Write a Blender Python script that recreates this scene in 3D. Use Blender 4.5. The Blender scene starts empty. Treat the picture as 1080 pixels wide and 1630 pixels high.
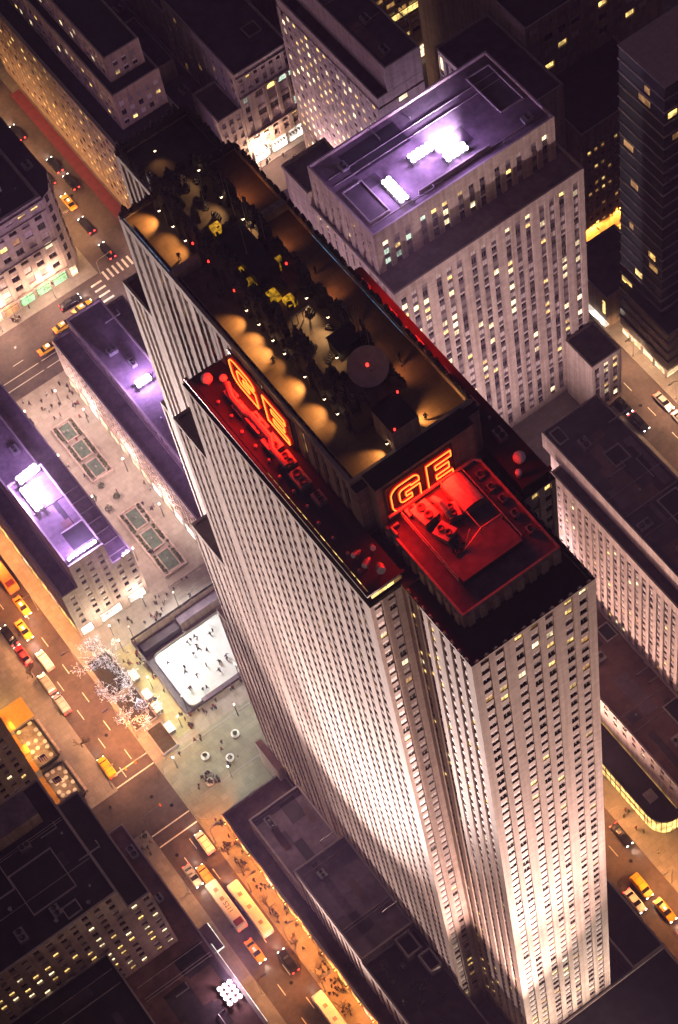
import bpy, math, random
from mathutils import Vector, Matrix
rnd = random.Random(7)
sc = bpy.context.scene
COL = sc.collection
# ---------------------------------------------------------------- camera (north = -x, west = -y, ground z = 0)
RW = ((0.80753065, -0.57799942, -0.11751989), (-0.55526132, -0.6777619, -0.48199965), (0.19894501, 0.45448374, -0.86825423))
CAM = Vector((-60.017, -107.205, 453.832))
FPX = 3518.425
cd = bpy.data.cameras.new('camera'); cam = bpy.data.objects.new('camera', cd); COL.objects.link(cam)
M = Matrix.Identity(4)
for i in range(3):
    M[i][0] = RW[0][i]; M[i][1] = -RW[1][i]; M[i][2] = -RW[2][i]; M[i][3] = CAM[i]
cam.matrix_world = M
cd.sensor_fit = 'VERTICAL'; cd.sensor_height = 36.0; cd.lens = FPX / 1630.0 * 36.0
cd.clip_start = 5.0; cd.clip_end = 3000.0
sc.camera = cam
# ---------------------------------------------------------------- night sky, moon, exposure
w = bpy.data.worlds.new('World'); sc.world = w; w.use_nodes = True
nt = w.node_tree; nt.nodes.clear()
sky = nt.nodes.new('ShaderNodeTexSky'); sky.sky_type = 'NISHITA'; sky.sun_disc = False
sky.sun_elevation = math.radians(4); sky.sun_rotation = math.radians(250); sky.altitude = 100
hs = nt.nodes.new('ShaderNodeMixRGB'); hs.blend_type = 'MIX'; hs.inputs[0].default_value = 0.75
hs.inputs[2].default_value = (0.56, 0.25, 0.50, 1)          # city glow on low cloud
bgn = nt.nodes.new('ShaderNodeBackground'); bgn.inputs[1].default_value = 0.07
wo = nt.nodes.new('ShaderNodeOutputWorld')
nt.links.new(sky.outputs[0], hs.inputs[1]); nt.links.new(hs.outputs[0], bgn.inputs[0]); nt.links.new(bgn.outputs[0], wo.inputs[0])
sl = bpy.data.lights.new('moon', 'SUN'); sl.energy = 0.02; sl.angle = math.radians(0.5); sl.color = (1, 0.93, 0.9)
so = bpy.data.objects.new('moon', sl); COL.objects.link(so); so.rotation_euler = (math.radians(60), 0, math.radians(250)); so.location = (0, 0, 500)
vs = sc.view_settings; vs.view_transform = 'Standard'; vs.look = 'None'; vs.exposure = 0.0; vs.gamma = 1.0
cy = sc.cycles; cy.use_denoising = True
try: cy.denoiser = 'OPENIMAGEDENOISE'
except Exception: pass
cy.max_bounces = 4; cy.diffuse_bounces = 2; cy.glossy_bounces = 2; cy.transmission_bounces = 3
cy.sample_clamp_indirect = 3.0; cy.caustics_reflective = False; cy.caustics_refractive = False
sc.render.engine = 'CYCLES'

def proj(p):
    v = Vector(p) - CAM
    X, Y, Z = (sum(RW[i][k] * v[k] for k in range(3)) for i in range(3))
    return X / Z * FPX + 540, Y / Z * FPX + 815, FPX / Z
def inframe(p, m=30):
    u, v, s = proj(p); return -m < u < 1080 + m and -m < v < 1630 + m

# ---------------------------------------------------------------- materials
MATS = {}
def mat(name, col, rough=0.8, var=0.18, scale=0.6, metal=0.0, emit=None, es=0.0, kind='noise', bump=0.0, espread=0.0):
    if name in MATS: return MATS[name]
    m = bpy.data.materials.new(name); m.use_nodes = True; t = m.node_tree; N = t.nodes; L = t.links
    b = N['Principled BSDF']; b.inputs['Roughness'].default_value = rough; b.inputs['Metallic'].default_value = metal
    g = N.new('ShaderNodeNewGeometry')
    nz = N.new('ShaderNodeTexNoise'); nz.inputs['Scale'].default_value = scale; nz.inputs['Detail'].default_value = 5
    L.new(g.outputs['Position'], nz.inputs['Vector'])
    rp = N.new('ShaderNodeValToRGB')
    rp.color_ramp.elements[0].position = 0.3; rp.color_ramp.elements[1].position = 0.7
    rp.color_ramp.elements[0].color = tuple(c * (1 - var) for c in col) + (1,)
    rp.color_ramp.elements[1].color = tuple(min(1, c * (1 + var)) for c in col) + (1,)
    L.new(nz.outputs['Fac'], rp.inputs[0]); out = rp.outputs[0]
    if kind in ('stone', 'paving'):
        sp = N.new('ShaderNodeSeparateXYZ'); L.new(g.outputs['Position'], sp.inputs[0])
        cb = N.new('ShaderNodeCombineXYZ')
        if kind == 'stone':
            ad = N.new('ShaderNodeMath'); L.new(sp.outputs[0], ad.inputs[0]); L.new(sp.outputs[1], ad.inputs[1])
            L.new(ad.outputs[0], cb.inputs[0]); L.new(sp.outputs[2], cb.inputs[1])
        else:
            L.new(sp.outputs[0], cb.inputs[0]); L.new(sp.outputs[1], cb.inputs[1])
        bk = N.new('ShaderNodeTexBrick'); L.new(cb.outputs[0], bk.inputs['Vector'])
        bk.inputs['Scale'].default_value = 1.0
        bk.inputs['Brick Width'].default_value = 1.3 if kind == 'stone' else 1.5
        bk.inputs['Row Height'].default_value = 0.75 if kind == 'stone' else 1.5
        bk.inputs['Mortar Size'].default_value = 0.02 if kind == 'stone' else 0.04
        bk.inputs['Color1'].default_value = (1, 1, 1, 1); bk.inputs['Color2'].default_value = (0.8, 0.78, 0.77, 1); bk.inputs['Mortar'].default_value = (0.7, 0.68, 0.66, 1)
        mx = N.new('ShaderNodeMixRGB'); mx.blend_type = 'MULTIPLY'; mx.inputs[0].default_value = 1
        L.new(out, mx.inputs[1]); L.new(bk.outputs['Color'], mx.inputs[2]); out = mx.outputs[0]
        if kind == 'stone':       # vertical weather streaks
            mp = N.new('ShaderNodeMapping'); mp.inputs['Scale'].default_value = (1.1, 1.1, 0.03); L.new(g.outputs['Position'], mp.inputs[0])
            n2 = N.new('ShaderNodeTexNoise'); n2.inputs['Scale'].default_value = 1.0; n2.inputs['Detail'].default_value = 3; L.new(mp.outputs[0], n2.inputs['Vector'])
            r2 = N.new('ShaderNodeValToRGB'); r2.color_ramp.elements[0].color = (0.72, 0.69, 0.67, 1); r2.color_ramp.elements[1].color = (1, 1, 1, 1)
            r2.color_ramp.elements[0].position = 0.35; r2.color_ramp.elements[1].position = 0.6; L.new(n2.outputs['Fac'], r2.inputs[0])
            m2 = N.new('ShaderNodeMixRGB'); m2.blend_type = 'MULTIPLY'; m2.inputs[0].default_value = 1; L.new(out, m2.inputs[1]); L.new(r2.outputs[0], m2.inputs[2]); out = m2.outputs[0]
    if kind == 'dirty':           # large stains and patches
        n2 = N.new('ShaderNodeTexNoise'); n2.inputs['Scale'].default_value = 0.12; n2.inputs['Detail'].default_value = 8; n2.inputs['Roughness'].default_value = 0.7
        L.new(g.outputs['Position'], n2.inputs['Vector'])
        r2 = N.new('ShaderNodeValToRGB'); r2.color_ramp.elements[0].color = (0.5, 0.5, 0.5, 1); r2.color_ramp.elements[1].color = (1.35, 1.3, 1.25, 1)
        r2.color_ramp.elements[0].position = 0.35; r2.color_ramp.elements[1].position = 0.65; L.new(n2.outputs['Fac'], r2.inputs[0])
        m2 = N.new('ShaderNodeMixRGB'); m2.blend_type = 'MULTIPLY'; m2.inputs[0].default_value = 1; L.new(out, m2.inputs[1]); L.new(r2.outputs[0], m2.inputs[2]); out = m2.outputs[0]
    L.new(out, b.inputs['Base Color'])
    if bump:
        bp = N.new('ShaderNodeBump'); bp.inputs['Strength'].default_value = bump; bp.inputs['Distance'].default_value = 0.1
        L.new(nz.outputs['Fac'], bp.inputs['Height']); L.new(bp.outputs[0], b.inputs['Normal'])
    if emit:
        b.inputs['Emission Strength'].default_value = es
        if espread:
            n3 = N.new('ShaderNodeTexNoise'); n3.inputs['Scale'].default_value = 1.7; n3.inputs['Detail'].default_value = 2; L.new(g.outputs['Position'], n3.inputs['Vector'])
            r3 = N.new('ShaderNodeValToRGB'); r3.color_ramp.elements[0].position = 0.38; r3.color_ramp.elements[1].position = 0.6
            r3.color_ramp.elements[0].color = tuple(c * (1 - espread) for c in emit) + (1,); r3.color_ramp.elements[1].color = tuple(emit) + (1,)
            L.new(n3.outputs['Fac'], r3.inputs[0]); L.new(r3.outputs[0], b.inputs['Emission Color'])
            n4 = N.new('ShaderNodeTexNoise'); n4.inputs['Scale'].default_value = 0.37; n4.inputs['Detail'].default_value = 1; L.new(g.outputs['Position'], n4.inputs['Vector'])
            mr = N.new('ShaderNodeMapRange'); mr.inputs['From Min'].default_value = .36; mr.inputs['From Max'].default_value = .64; mr.inputs['To Min'].default_value = es * .28; mr.inputs['To Max'].default_value = es * 1.35
            L.new(n4.outputs['Fac'], mr.inputs['Value']); L.new(mr.outputs[0], b.inputs['Emission Strength'])
        else:
            b.inputs['Emission Color'].default_value = tuple(emit) + (1,)
    MATS[name] = m; return m
mat('limestone', (0.46, 0.365, 0.32), 0.85, 0.10, 0.35, kind='stone', bump=0.1)
mat('backlit_stone', (0.05, 0.04, 0.04), 0.9, 0.2, 0.5)  # backlit darkness of the deck stonework put into its colour
mat('limestone_dark', (0.36, 0.29, 0.265), 0.85, 0.12, 0.35, kind='stone', bump=0.1)
mat('brown_stone', (0.36, 0.27, 0.20), 0.85, 0.15, 0.35, kind='stone', bump=0.1)
mat('ashlar_grey', (0.42, 0.36, 0.31), 0.85, 0.12, 0.35, kind='stone', bump=0.1)
mat('spandrel_dark', (0.085, 0.06, 0.07), 0.55, 0.2, 0.8, metal=0.2)
mat('lamp_soft', (0.9, 0.8, 0.6), 0.4, 0.02, 1.0, emit=(1.0, 0.8, 0.5), es=1.6)
mat('spandrel_metal', (0.27, 0.205, 0.19), 0.7, 0.2, 0.8)
mat('roof_membrane', (0.05, 0.038, 0.048), 0.9, 0.3, 0.5, kind='dirty', bump=0.2)
mat('roof_black', (0.018, 0.016, 0.02), 0.9, 0.3, 0.5, kind='dirty')
mat('roof_brown', (0.13, 0.075, 0.07), 0.9, 0.2, 0.5, kind='dirty', bump=0.2)
mat('roof_gravel', (0.13, 0.10, 0.13), 0.9, 0.2, 0.8, kind='dirty', bump=0.2)
mat('deck_tile', (0.15, 0.095, 0.06), 0.7, 0.12, 1.0, kind='paving')
mat('coping', (0.30, 0.26, 0.25), 0.7, 0.15, 1.0)
mat('dark_bronze', (0.025, 0.02, 0.02), 0.5, 0.3, 1.0, metal=0.3)
mat('black_paint', (0.02, 0.02, 0.022), 0.5, 0.3, 2.0)
mat('grey_metal', (0.28, 0.27, 0.27), 0.45, 0.2, 1.5, metal=0.6)
mat('white_paint', (0.75, 0.74, 0.72), 0.5, 0.06, 2.0)
mat('glass_dark', (0.012, 0.012, 0.016), 0.12, 0.3, 2.0)
mat('glass_blind', (0.50, 0.44, 0.42), 0.55, 0.12, 3.0)
mat('glass_half', (0.18, 0.15, 0.15), 0.4, 0.3, 3.0)
mat('win_frame', (0.13, 0.10, 0.10), 0.5, 0.2, 2.0)
mat('lit_warm', (0.3, 0.25, 0.15), 0.5, 0.2, 2.0, emit=(1.0, 0.66, 0.2), es=2.2, espread=0.55)
mat('lit_pale', (0.3, 0.28, 0.2), 0.5, 0.2, 2.0, emit=(1.0, 0.82, 0.48), es=2.2, espread=0.5)
mat('lit_dim', (0.3, 0.2, 0.12), 0.5, 0.2, 2.0, emit=(0.85, 0.45, 0.14), es=0.6, espread=0.5)
mat('lit_green', (0.25, 0.3, 0.25), 0.5, 0.2, 2.0, emit=(0.72, 0.95, 0.72), es=1.2, espread=0.5)
mat('shop_warm', (0.3, 0.25, 0.2), 0.5, 0.2, 2.0, emit=(1.0, 0.74, 0.46), es=2.6, espread=0.6)
mat('shop_white', (0.3, 0.3, 0.3), 0.5, 0.2, 2.0, emit=(1.0, 0.90, 0.76), es=3.2, espread=0.5)
mat('shop_green', (0.2, 0.3, 0.2), 0.5, 0.2, 2.0, emit=(0.20, 1.0, 0.42), es=1.3, espread=0.6)
mat('lamp_white', (0.9, 0.9, 0.9), 0.4, 0.02, 1.0, emit=(0.95, 0.93, 1.0), es=14.0)
mat('lamp_warm', (0.9, 0.8, 0.6), 0.4, 0.02, 1.0, emit=(1.0, 0.72, 0.38), es=9.0)
mat('lamp_sodium', (0.9, 0.6, 0.3), 0.4, 0.02, 1.0, emit=(1.0, 0.5, 0.14), es=9.0)
mat('lamp_red', (0.7, 0.05, 0.03), 0.4, 0.02, 1.0, emit=(1.0, 0.03, 0.02), es=4.0)
mat('rail_reflection', (0.2, 0.4, 0.7), 0.4, 0.02, 1.0, emit=(0.25, 0.55, 1.0), es=0.5, espread=0.9)  # emission paints the light reflected by the deck's glass rail
mat('neon_core', (1, 0.5, 0.1), 0.4, 0.02, 1.0, emit=(1.0, 0.17, 0.02), es=4.0)
mat('neon_trough', (0.75, 0.03, 0.015), 0.5, 0.05, 1.0, emit=(1.0, 0.02, 0.01), es=0.30)  # faint emission paints the red halo around the tubes
mat('sign_back', (0.07, 0.02, 0.02), 0.6, 0.2, 1.0)
mat('asphalt', (0.066, 0.049, 0.047), 0.75, 0.2, 0.9, kind='dirty', bump=0.15)
mat('pavement', (0.22, 0.20, 0.18), 0.75, 0.1, 0.7, kind='paving')
mat('plaza_paving', (0.30, 0.26, 0.22), 0.7, 0.1, 0.7, kind='paving')
mat('plaza_walk', (0.36, 0.33, 0.18), 0.7, 0.12, 0.7, kind='paving')
mat('plaza_green', (0.22, 0.215, 0.15), 0.6, 0.12, 0.5, kind='paving')
mat('kerb', (0.26, 0.24, 0.22), 0.8, 0.1, 1.0)
mat('road_paint', (0.62, 0.58, 0.52), 0.7, 0.2, 1.5)
mat('ice', (0.55, 0.58, 0.565), 0.35, 0.12, 0.5)
mat('red_carpet', (0.16, 0.03, 0.04), 0.85, 0.2, 0.6)
mat('water', (0.09, 0.13, 0.10), 0.15, 0.3, 1.2)
mat('pit_glow', (0.4, 0.25, 0.02), 0.6, 0.2, 1.0, emit=(1.0, 0.5, 0.02), es=0.6, espread=0.8)  # emission paints the yellow light in the deck pits
mat('soil', (0.035, 0.028, 0.018), 0.95, 0.3, 1.5)
mat('hedge', (0.05, 0.065, 0.025), 0.9, 0.4, 1.5)
mat('bark', (0.10, 0.075, 0.06), 0.9, 0.2, 3.0)
mat('fairy', (0.8, 0.8, 0.9), 0.5, 0.02, 1.0, emit=(0.97, 0.92, 1.0), es=1.7)
mat('fairy_blue', (0.5, 0.6, 0.9), 0.5, 0.02, 1.0, emit=(0.40, 0.60, 1.0), es=2.5)
mat('taxi_yellow', (0.72, 0.36, 0.015), 0.35, 0.05, 1.0)
mat('car_black', (0.012, 0.012, 0.014), 0.25, 0.1, 1.0)
mat('car_silver', (0.45, 0.43, 0.40), 0.3, 0.05, 1.0, metal=0.4)
mat('car_red', (0.35, 0.02, 0.02), 0.3, 0.05, 1.0)
mat('car_white', (0.72, 0.70, 0.66), 0.35, 0.05, 1.0)
mat('bus_roof', (0.74, 0.72, 0.70), 0.5, 0.08, 1.0)
mat('rubber', (0.015, 0.015, 0.015), 0.9, 0.1, 1.0)
mat('headlight', (0.9, 0.9, 0.85), 0.3, 0.02, 1.0, emit=(1, 0.95, 0.85), es=12.0)
mat('taillight', (0.6, 0.02, 0.02), 0.3, 0.02, 1.0, emit=(1, 0.04, 0.03), es=7.0)
mat('skin', (0.42, 0.26, 0.19), 0.6, 0.05, 5.0)
for n_, c_ in (('cloth_black', (0.012, 0.012, 0.015)), ('cloth_navy', (0.02, 0.025, 0.06)), ('cloth_brown', (0.09, 0.05, 0.03)), ('cloth_red', (0.25, 0.03, 0.03)), ('cloth_pale', (0.42, 0.40, 0.38))):
    mat(n_, c_, 0.9, 0.2, 6.0)
mat('umbrella_cloth', (0.62, 0.55, 0.46), 0.8, 0.08, 2.0)
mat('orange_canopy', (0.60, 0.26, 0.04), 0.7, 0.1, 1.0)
mat('flag_white', (0.7, 0.66, 0.64), 0.8, 0.05, 2.0)
mat('flag_red', (0.45, 0.04, 0.05), 0.8, 0.05, 2.0)
mat('flag_blue', (0.03, 0.04, 0.18), 0.8, 0.05, 2.0)
mat('curtain_glass', (0.03, 0.035, 0.04), 0.15, 0.3, 0.4)

# ---------------------------------------------------------------- mesh helpers
class MB:
    def __init__(s): s.v = []; s.f = []; s.m = []; s.mats = []
    def mi(s, m):
        if m not in s.mats: s.mats.append(m)
        return s.mats.index(m)
    def quad(s, pts, m):
        i = len(s.v); s.v += [tuple(p) for p in pts]; s.f.append(tuple(range(i, i + len(pts)))); s.m.append(s.mi(m)); return s
    def box(s, x0, x1, y0, y1, z0, z1, m, top=None):
        i = len(s.v); k = s.mi(m); kt = s.mi(top) if top else k
        s.v += [(x0, y0, z0), (x1, y0, z0), (x1, y1, z0), (x0, y1, z0), (x0, y0, z1), (x1, y0, z1), (x1, y1, z1), (x0, y1, z1)]
        for q in ((0, 3, 2, 1), (0, 1, 5, 4), (1, 2, 6, 5), (2, 3, 7, 6), (3, 0, 4, 7)): s.f.append(tuple(i + a for a in q)); s.m.append(k)
        s.f.append((i + 4, i + 5, i + 6, i + 7)); s.m.append(kt); return s
    def prism(s, poly, z0, z1, m, top=None):
        n = len(poly); i = len(s.v); k = s.mi(m); kt = s.mi(top) if top else k
        s.v += [(p[0], p[1], z0) for p in poly] + [(p[0], p[1], z1) for p in poly]
        for a in range(n): b = (a + 1) % n; s.f.append((i + a, i + b, i + n + b, i + n + a)); s.m.append(k)
        s.f.append(tuple(i + n + a for a in range(n))); s.m.append(kt)
        s.f.append(tuple(i + a for a in reversed(range(n)))); s.m.append(k); return s
    def tube(s, pts, r, m, n=6, closed=False, r2=None):
        pts = [Vector(p) for p in pts]; k = s.mi(m); i0 = len(s.v); N = len(pts)
        for a, p in enumerate(pts):
            if closed: d = pts[(a + 1) % N] - pts[a - 1]
            else: d = pts[min(a + 1, N - 1)] - pts[max(a - 1, 0)]
            d.normalize(); u = d.cross(Vector((0.13, 0.31, 0.94)))
            if u.length < 0.1: u = d.cross(Vector((1, 0, 0)))
            u.normalize(); vv = d.cross(u)
            rr = r if r2 is None else r + (r2 - r) * a / max(1, N - 1)
            for q in range(n):
                an = 2 * math.pi * q / n; s.v.append(tuple(p + (u * math.cos(an) + vv * math.sin(an)) * rr))
        for a in range(N if closed else N - 1):
            b = (a + 1) % N
            for q in range(n):
                q2 = (q + 1) % n; s.f.append((i0 + a * n + q, i0 + a * n + q2, i0 + b * n + q2, i0 + b * n + q)); s.m.append(k)
        if not closed:
            s.f.append(tuple(i0 + q for q in reversed(range(n)))); s.m.append(k)
            s.f.append(tuple(i0 + (N - 1) * n + q for q in range(n))); s.m.append(k)
        return s
    def lathe(s, prof, c, m, n=12):
        k = s.mi(m); i0 = len(s.v)
        for r, z in prof:
            for q in range(n):
                a = 2 * math.pi * q / n; s.v.append((c[0] + r * math.cos(a), c[1] + r * math.sin(a), c[2] + z))
        for a in range(len(prof) - 1):
            for q in range(n):
                q2 = (q + 1) % n; s.f.append((i0 + a * n + q, i0 + a * n + q2, i0 + (a + 1) * n + q2, i0 + (a + 1) * n + q)); s.m.append(k)
        s.f.append(tuple(i0 + q for q in reversed(range(n)))); s.m.append(k)
        s.f.append(tuple(i0 + (len(prof) - 1) * n + q for q in range(n))); s.m.append(k); return s
    def xform(s, mtx, start=0):
        for i in range(start, len(s.v)): s.v[i] = tuple(mtx @ Vector(s.v[i]))
        return s
    def mesh(s, name):
        me = bpy.data.meshes.new(name); me.from_pydata(s.v, [], s.f)
        for m in s.mats: me.materials.append(MATS[m])
        me.polygons.foreach_set('material_index', s.m); me.update(); return me
    def build(s, name, parent=None, kind=None, base=False):
        if not s.v: return None
        xs = list(zip(*s.v)); c = Vector([(min(a) + max(a)) / 2 for a in xs])
        if base: c.z = min(xs[2])
        s.v = [(p[0] - c.x, p[1] - c.y, p[2] - c.z) for p in s.v]
        return place(s.mesh(name), name, c, parent, kind=kind)
def wloc(o):
    p = Vector(o.location)
    return p + wloc(o.parent) if o.parent else p
def place(data, name, loc, parent=None, rz=0.0, kind=None):
    o = bpy.data.objects.new(name, data); COL.objects.link(o)
    if parent: o.parent = parent; loc = Vector(loc) - wloc(parent)
    o.location = loc; o.rotation_euler = (0, 0, rz)
    if kind: o['kind'] = kind
    return o
def tag(o, label, cat, group=None):
    o['label'] = label; o['category'] = cat
    if group: o['group'] = group
    return o
def thing(name, label, cat, loc, group=None, rz=0.0):
    o = bpy.data.objects.new(name, None); COL.objects.link(o); o.location = loc; o.rotation_euler = (0, 0, rz); o.empty_display_size = 0.5
    return tag(o, label, cat, group)
def copy_tree(o, loc, rz=0.0, label=None, group=None, parent=None):
    c = o.copy(); COL.objects.link(c); c.parent = parent
    if parent is None:
        c.location = loc; c.rotation_euler = (0, 0, rz)
        if label: c['label'] = label
        if group: c['group'] = group
    for ch in list(o.children): copy_tree(ch, None, parent=c)
    return c
def structure(o): o['kind'] = 'structure'; return o
def point(parent, loc, power, col, r=0.3):
    l = bpy.data.lights.new('glow', 'POINT'); l.energy = power; l.color = col; l.shadow_soft_size = r
    return place(l, 'glow', loc, parent)
def spot(parent, loc, target, power, col, ang=60, blend=0.6, r=0.4):
    l = bpy.data.lights.new('beam', 'SPOT'); l.energy = power; l.color = col; l.spot_size = math.radians(ang); l.spot_blend = blend; l.shadow_soft_size = r
    o = place(l, 'beam', loc, parent)
    o.rotation_euler = (Vector(target) - Vector(loc)).to_track_quat('-Z', 'Y').to_euler(); return o
def area(parent, loc, target, power, col, sx, sy):
    l = bpy.data.lights.new('beam', 'AREA'); l.energy = power; l.color = col; l.shape = 'RECTANGLE'; l.size = sx; l.size_y = sy
    o = place(l, 'beam', loc, parent)
    o.rotation_euler = (Vector(target) - Vector(loc)).to_track_quat('-Z', 'Y').to_euler(); return o

# ---------------------------------------------------------------- windows and facades
WCACHE = {}
def win_mb(wd, h, var):
    b = MB()
    pane = {'dark': 'glass_dark', 'half': 'glass_dark', 'blind': 'glass_blind', 'grey': 'glass_half', 'warm': 'lit_warm', 'pale': 'lit_pale', 'dim': 'lit_dim', 'green': 'lit_green'}[var]
    x = wd / 2
    b.box(-x + .06, x - .06, -0.05, 0, .06, h - .06, pane)
    if var in ('half', 'warm') and h > 1.2: b.box(-x + .08, x - .08, -0.08, -0.052, h * .62, h - .08, 'glass_blind')
    b.box(-x, -x + .06, -0.1, 0, 0, h, 'win_frame'); b.box(x - .06, x, -0.1, 0, 0, h, 'win_frame')
    b.box(-x + .06, x - .06, -0.1, 0, 0, .06, 'win_frame'); b.box(-x + .06, x - .06, -0.1, 0, h - .06, h, 'win_frame')
    b.box(-.03, .03, -0.09, -0.053, .06, h - .06, 'win_frame')
    return b
def win_mesh(wd, h, var):
    k = (round(wd, 2), round(h, 2), var)
    if k not in WCACHE: WCACHE[k] = win_mb(wd, h, var).mesh('window')
    return WCACHE[k]
ROT = {'W': 0.0, 'N': -math.pi / 2, 'S': math.pi / 2, 'E': math.pi}
class Facades:
    """collects the windows of one building, then links the 300 that show largest as parts and joins the rest"""
    def __init__(s, parent): s.p = parent; s.w = []; s.sp = MB(); s.wall = MB()
    def face(s, face, c, a0, a1, z0, z1, fh=3.0, ww=1.4, wh=1.7, gap=1.0, bays=None, depth=0.45, stone='limestone', spm='spandrel_metal', spd=0.2,
             piers=True, lit=0.08, odds=None, margin=0.8, group=0, gap2=None, sill=0.0, litf=None, zoff=0.0, dull=None):
        if bays is None:
            bays = []; u = a0 + margin; i = 0
            while u + ww <= a1 - margin + 1e-6:
                bays.append((u, u + ww)); i += 1
                u += ww + (gap2 if (group and i % group == 0) else gap)
            sh = (a1 - margin - bays[-1][1]) / 2 if bays else 0
            bays = [(p + sh, q + sh) for p, q in bays]
        def bx(mb, u0, u1, d0, d1, za, zb, m):        # d measured outward from the wall core
            if face == 'W': mb.box(u0, u1, c + depth - d1, c + depth - d0, za, zb, m)
            elif face == 'N': mb.box(c + depth - d1, c + depth - d0, u0, u1, za, zb, m)
            elif face == 'S': mb.box(c - depth + d0, c - depth + d1, u0, u1, za, zb, m)
        edges = [a0] + [e for b_ in bays for e in b_] + [a1]
        for i in range(0, len(edges), 2):
            if edges[i + 1] - edges[i] > 0.02:
                if piers:
                    mb = MB(); bx(mb, edges[i], edges[i + 1], 0.0, depth, z0, z1, stone); mb.build('pier', s.p)
                else: bx(s.wall, edges[i], edges[i + 1], 0.0, depth, z0, z1, stone)
        n = int((z1 - z0 - zoff) / fh)
        for (u0, u1) in bays:
            top = z0 + zoff + n * fh
            if z1 - top > 0.05: bx(s.sp if piers else s.wall, u0, u1, 0, max(spd, depth - .05), top, z1, stone)
            if zoff > 0.02: bx(s.sp, u0, u1, 0, depth - .03, z0, z0 + zoff, stone)
            for k in range(n):
                za = z0 + zoff + k * fh
                bx(s.sp if piers else s.wall, u0, u1, 0, spd, za, za + fh - wh, spm)
                uc = (u0 + u1) / 2; zw = za + fh - wh
                loc = {'W': (uc, c + depth - .005, zw), 'N': (c + depth - .005, uc, zw), 'S': (c - depth + .005, uc, zw)}[face]
                p = litf(uc, zw) if litf else lit
                r = rnd.random()
                if r < p: var = rnd.choice(odds or ['warm', 'warm', 'pale', 'dim', 'warm'])
                else: var = rnd.choice(dull or ['dark', 'half', 'blind', 'grey', 'half', 'blind', 'grey'])
                s.w.append((loc, face, u1 - u0, wh, var))
    def finish(s, limit=300):
        def key(q):
            u, v, sc_ = proj(q[0]); vis = -10 < u < 1090 and -10 < v < 1640
            return (-1 if vis else 0, -sc_ * q[2])
        s.w.sort(key=key)
        for loc, fc, wd, h, var in s.w[:limit]:
            place(win_mesh(wd, h, var), 'window', loc, s.p, ROT[fc])
        rest = MB()
        for loc, fc, wd, h, var in s.w[limit:]:
            st = len(rest.v); b = win_mb(wd, h, var)
            ro = Matrix.Translation(loc) @ Matrix.Rotation(ROT[fc], 4, 'Z')
            off = len(rest.v); rest.v += [tuple(ro @ Vector(p)) for p in b.v]
            rest.f += [tuple(off + i for i in f) for f in b.f]; rest.m += [rest.mi(b.mats[k]) for k in b.m]
        rest.build('window_rows', s.p, kind='stuff'); s.sp.build('spandrels', s.p, kind='stuff'); s.wall.build('wall', s.p)
def volume(fac, x0, x1, y0, y1, z0, z1, faces='', depth=0.45, stone='limestone', roof='roof_membrane', par=0.9, pw=0.4, name='wall', coping='coping'):
    """core box (pulled in behind faced sides), roof sheet and parapet"""
    cx0 = x0 + (depth if 'N' in faces else 0); cy0 = y0 + (depth if 'W' in faces else 0); cx1 = x1 - (depth if 'S' in faces else 0)
    MB().box(cx0, cx1, cy0, y1, z0, z1 - 0.01, stone, top=roof).build(name, fac.p)
    if par:
        b = MB(); e = 0.003
        b.box(x0 - e, x1 + e, y0 - e, y0 + pw, z1, z1 + par, stone, top=coping); b.box(x0 - e, x1 + e, y1 - pw, y1 + e, z1, z1 + par, stone, top=coping)
        b.box(x0 - e, x0 + pw, y0 + pw, y1 - pw, z1, z1 + par, stone, top=coping); b.box(x1 - pw, x1 + e, y0 + pw, y1 - pw, z1, z1 + par, stone, top=coping)
        b.build('parapet', fac.p)
        MB().box(x0 + pw, x1 - pw, y0 + pw, y1 - pw, z1 - .3, z1 + 0.05, roof).build('roof', fac.p)
# ================================================================ SETTING
PX0, PX1, PY0, PY1 = -13.5, 22.0, 109.5, 133.0            # sunken rink pit
g = MB()
for (a, b_, c_, d_) in ((-260, 420, -260, PY0), (-260, 420, PY1, 700), (-260, PX0, PY0, PY1), (PX1, 420, PY0, PY1)):
    g.quad(((a, c_, 0), (b_, c_, 0), (b_, d_, 0), (a, d_, 0)), 'asphalt')
ground = structure(g.build('ground'))
def slab(name, x0, x1, y0, y1, m, h=0.13):
    return structure(MB().box(x0, x1, y0, y1, 0.004, h, 'kerb', top=m).build(name))
slab('pavement', -26, 36.3, -60, 84, 'pavement')
slab('plaza', -26, 36.3, 84.01, 104, 'plaza_green')
slab('plaza', -26, PX0 - .01, 104.01, 207, 'plaza_paving')
slab('plaza', PX0, 36.3, 104.01, PY0 - .3, 'plaza_paving')
slab('plaza', PX0, 36.3, PY1 + .3, 207, 'plaza_paving')
slab('pavement', -120, -36.2, -60, 92, 'pavement')
slab('pavement', -120, -36.2, 104, 207, 'pavement')
slab('pavement', 46.3, 112, -60, 207, 'pavement')
slab('pavement', 124, 260, -60, 207, 'pavement')
slab('pavement', -120, 36.5, 226.5, 340, 'pavement')
slab('pavement', 50.5, 260, 226.5, 340, 'pavement')
ds = MB().box(-.09, .09, -1.5, 1.5, 0, .006, 'road_paint').mesh('lane_dash')
dl = MB().box(-.1, .1, -11, 11, 0, .006, 'road_paint').mesh('lane_line')
for y in range(-10, 205, 9):
    for x in (-32.9, -29.6):
        if not 86 < y < 104: place(ds, 'lane_dash', (x + .1 * math.sin(y), y + (3 if x > -31 else 0), .006), ground)
for y in range(-20, 60, 9): place(ds, 'lane_dash', (41.5, y, .006), ground)
for y in range(60, 200, 9): place(ds, 'lane_dash', (118, y, .006), ground)
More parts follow.
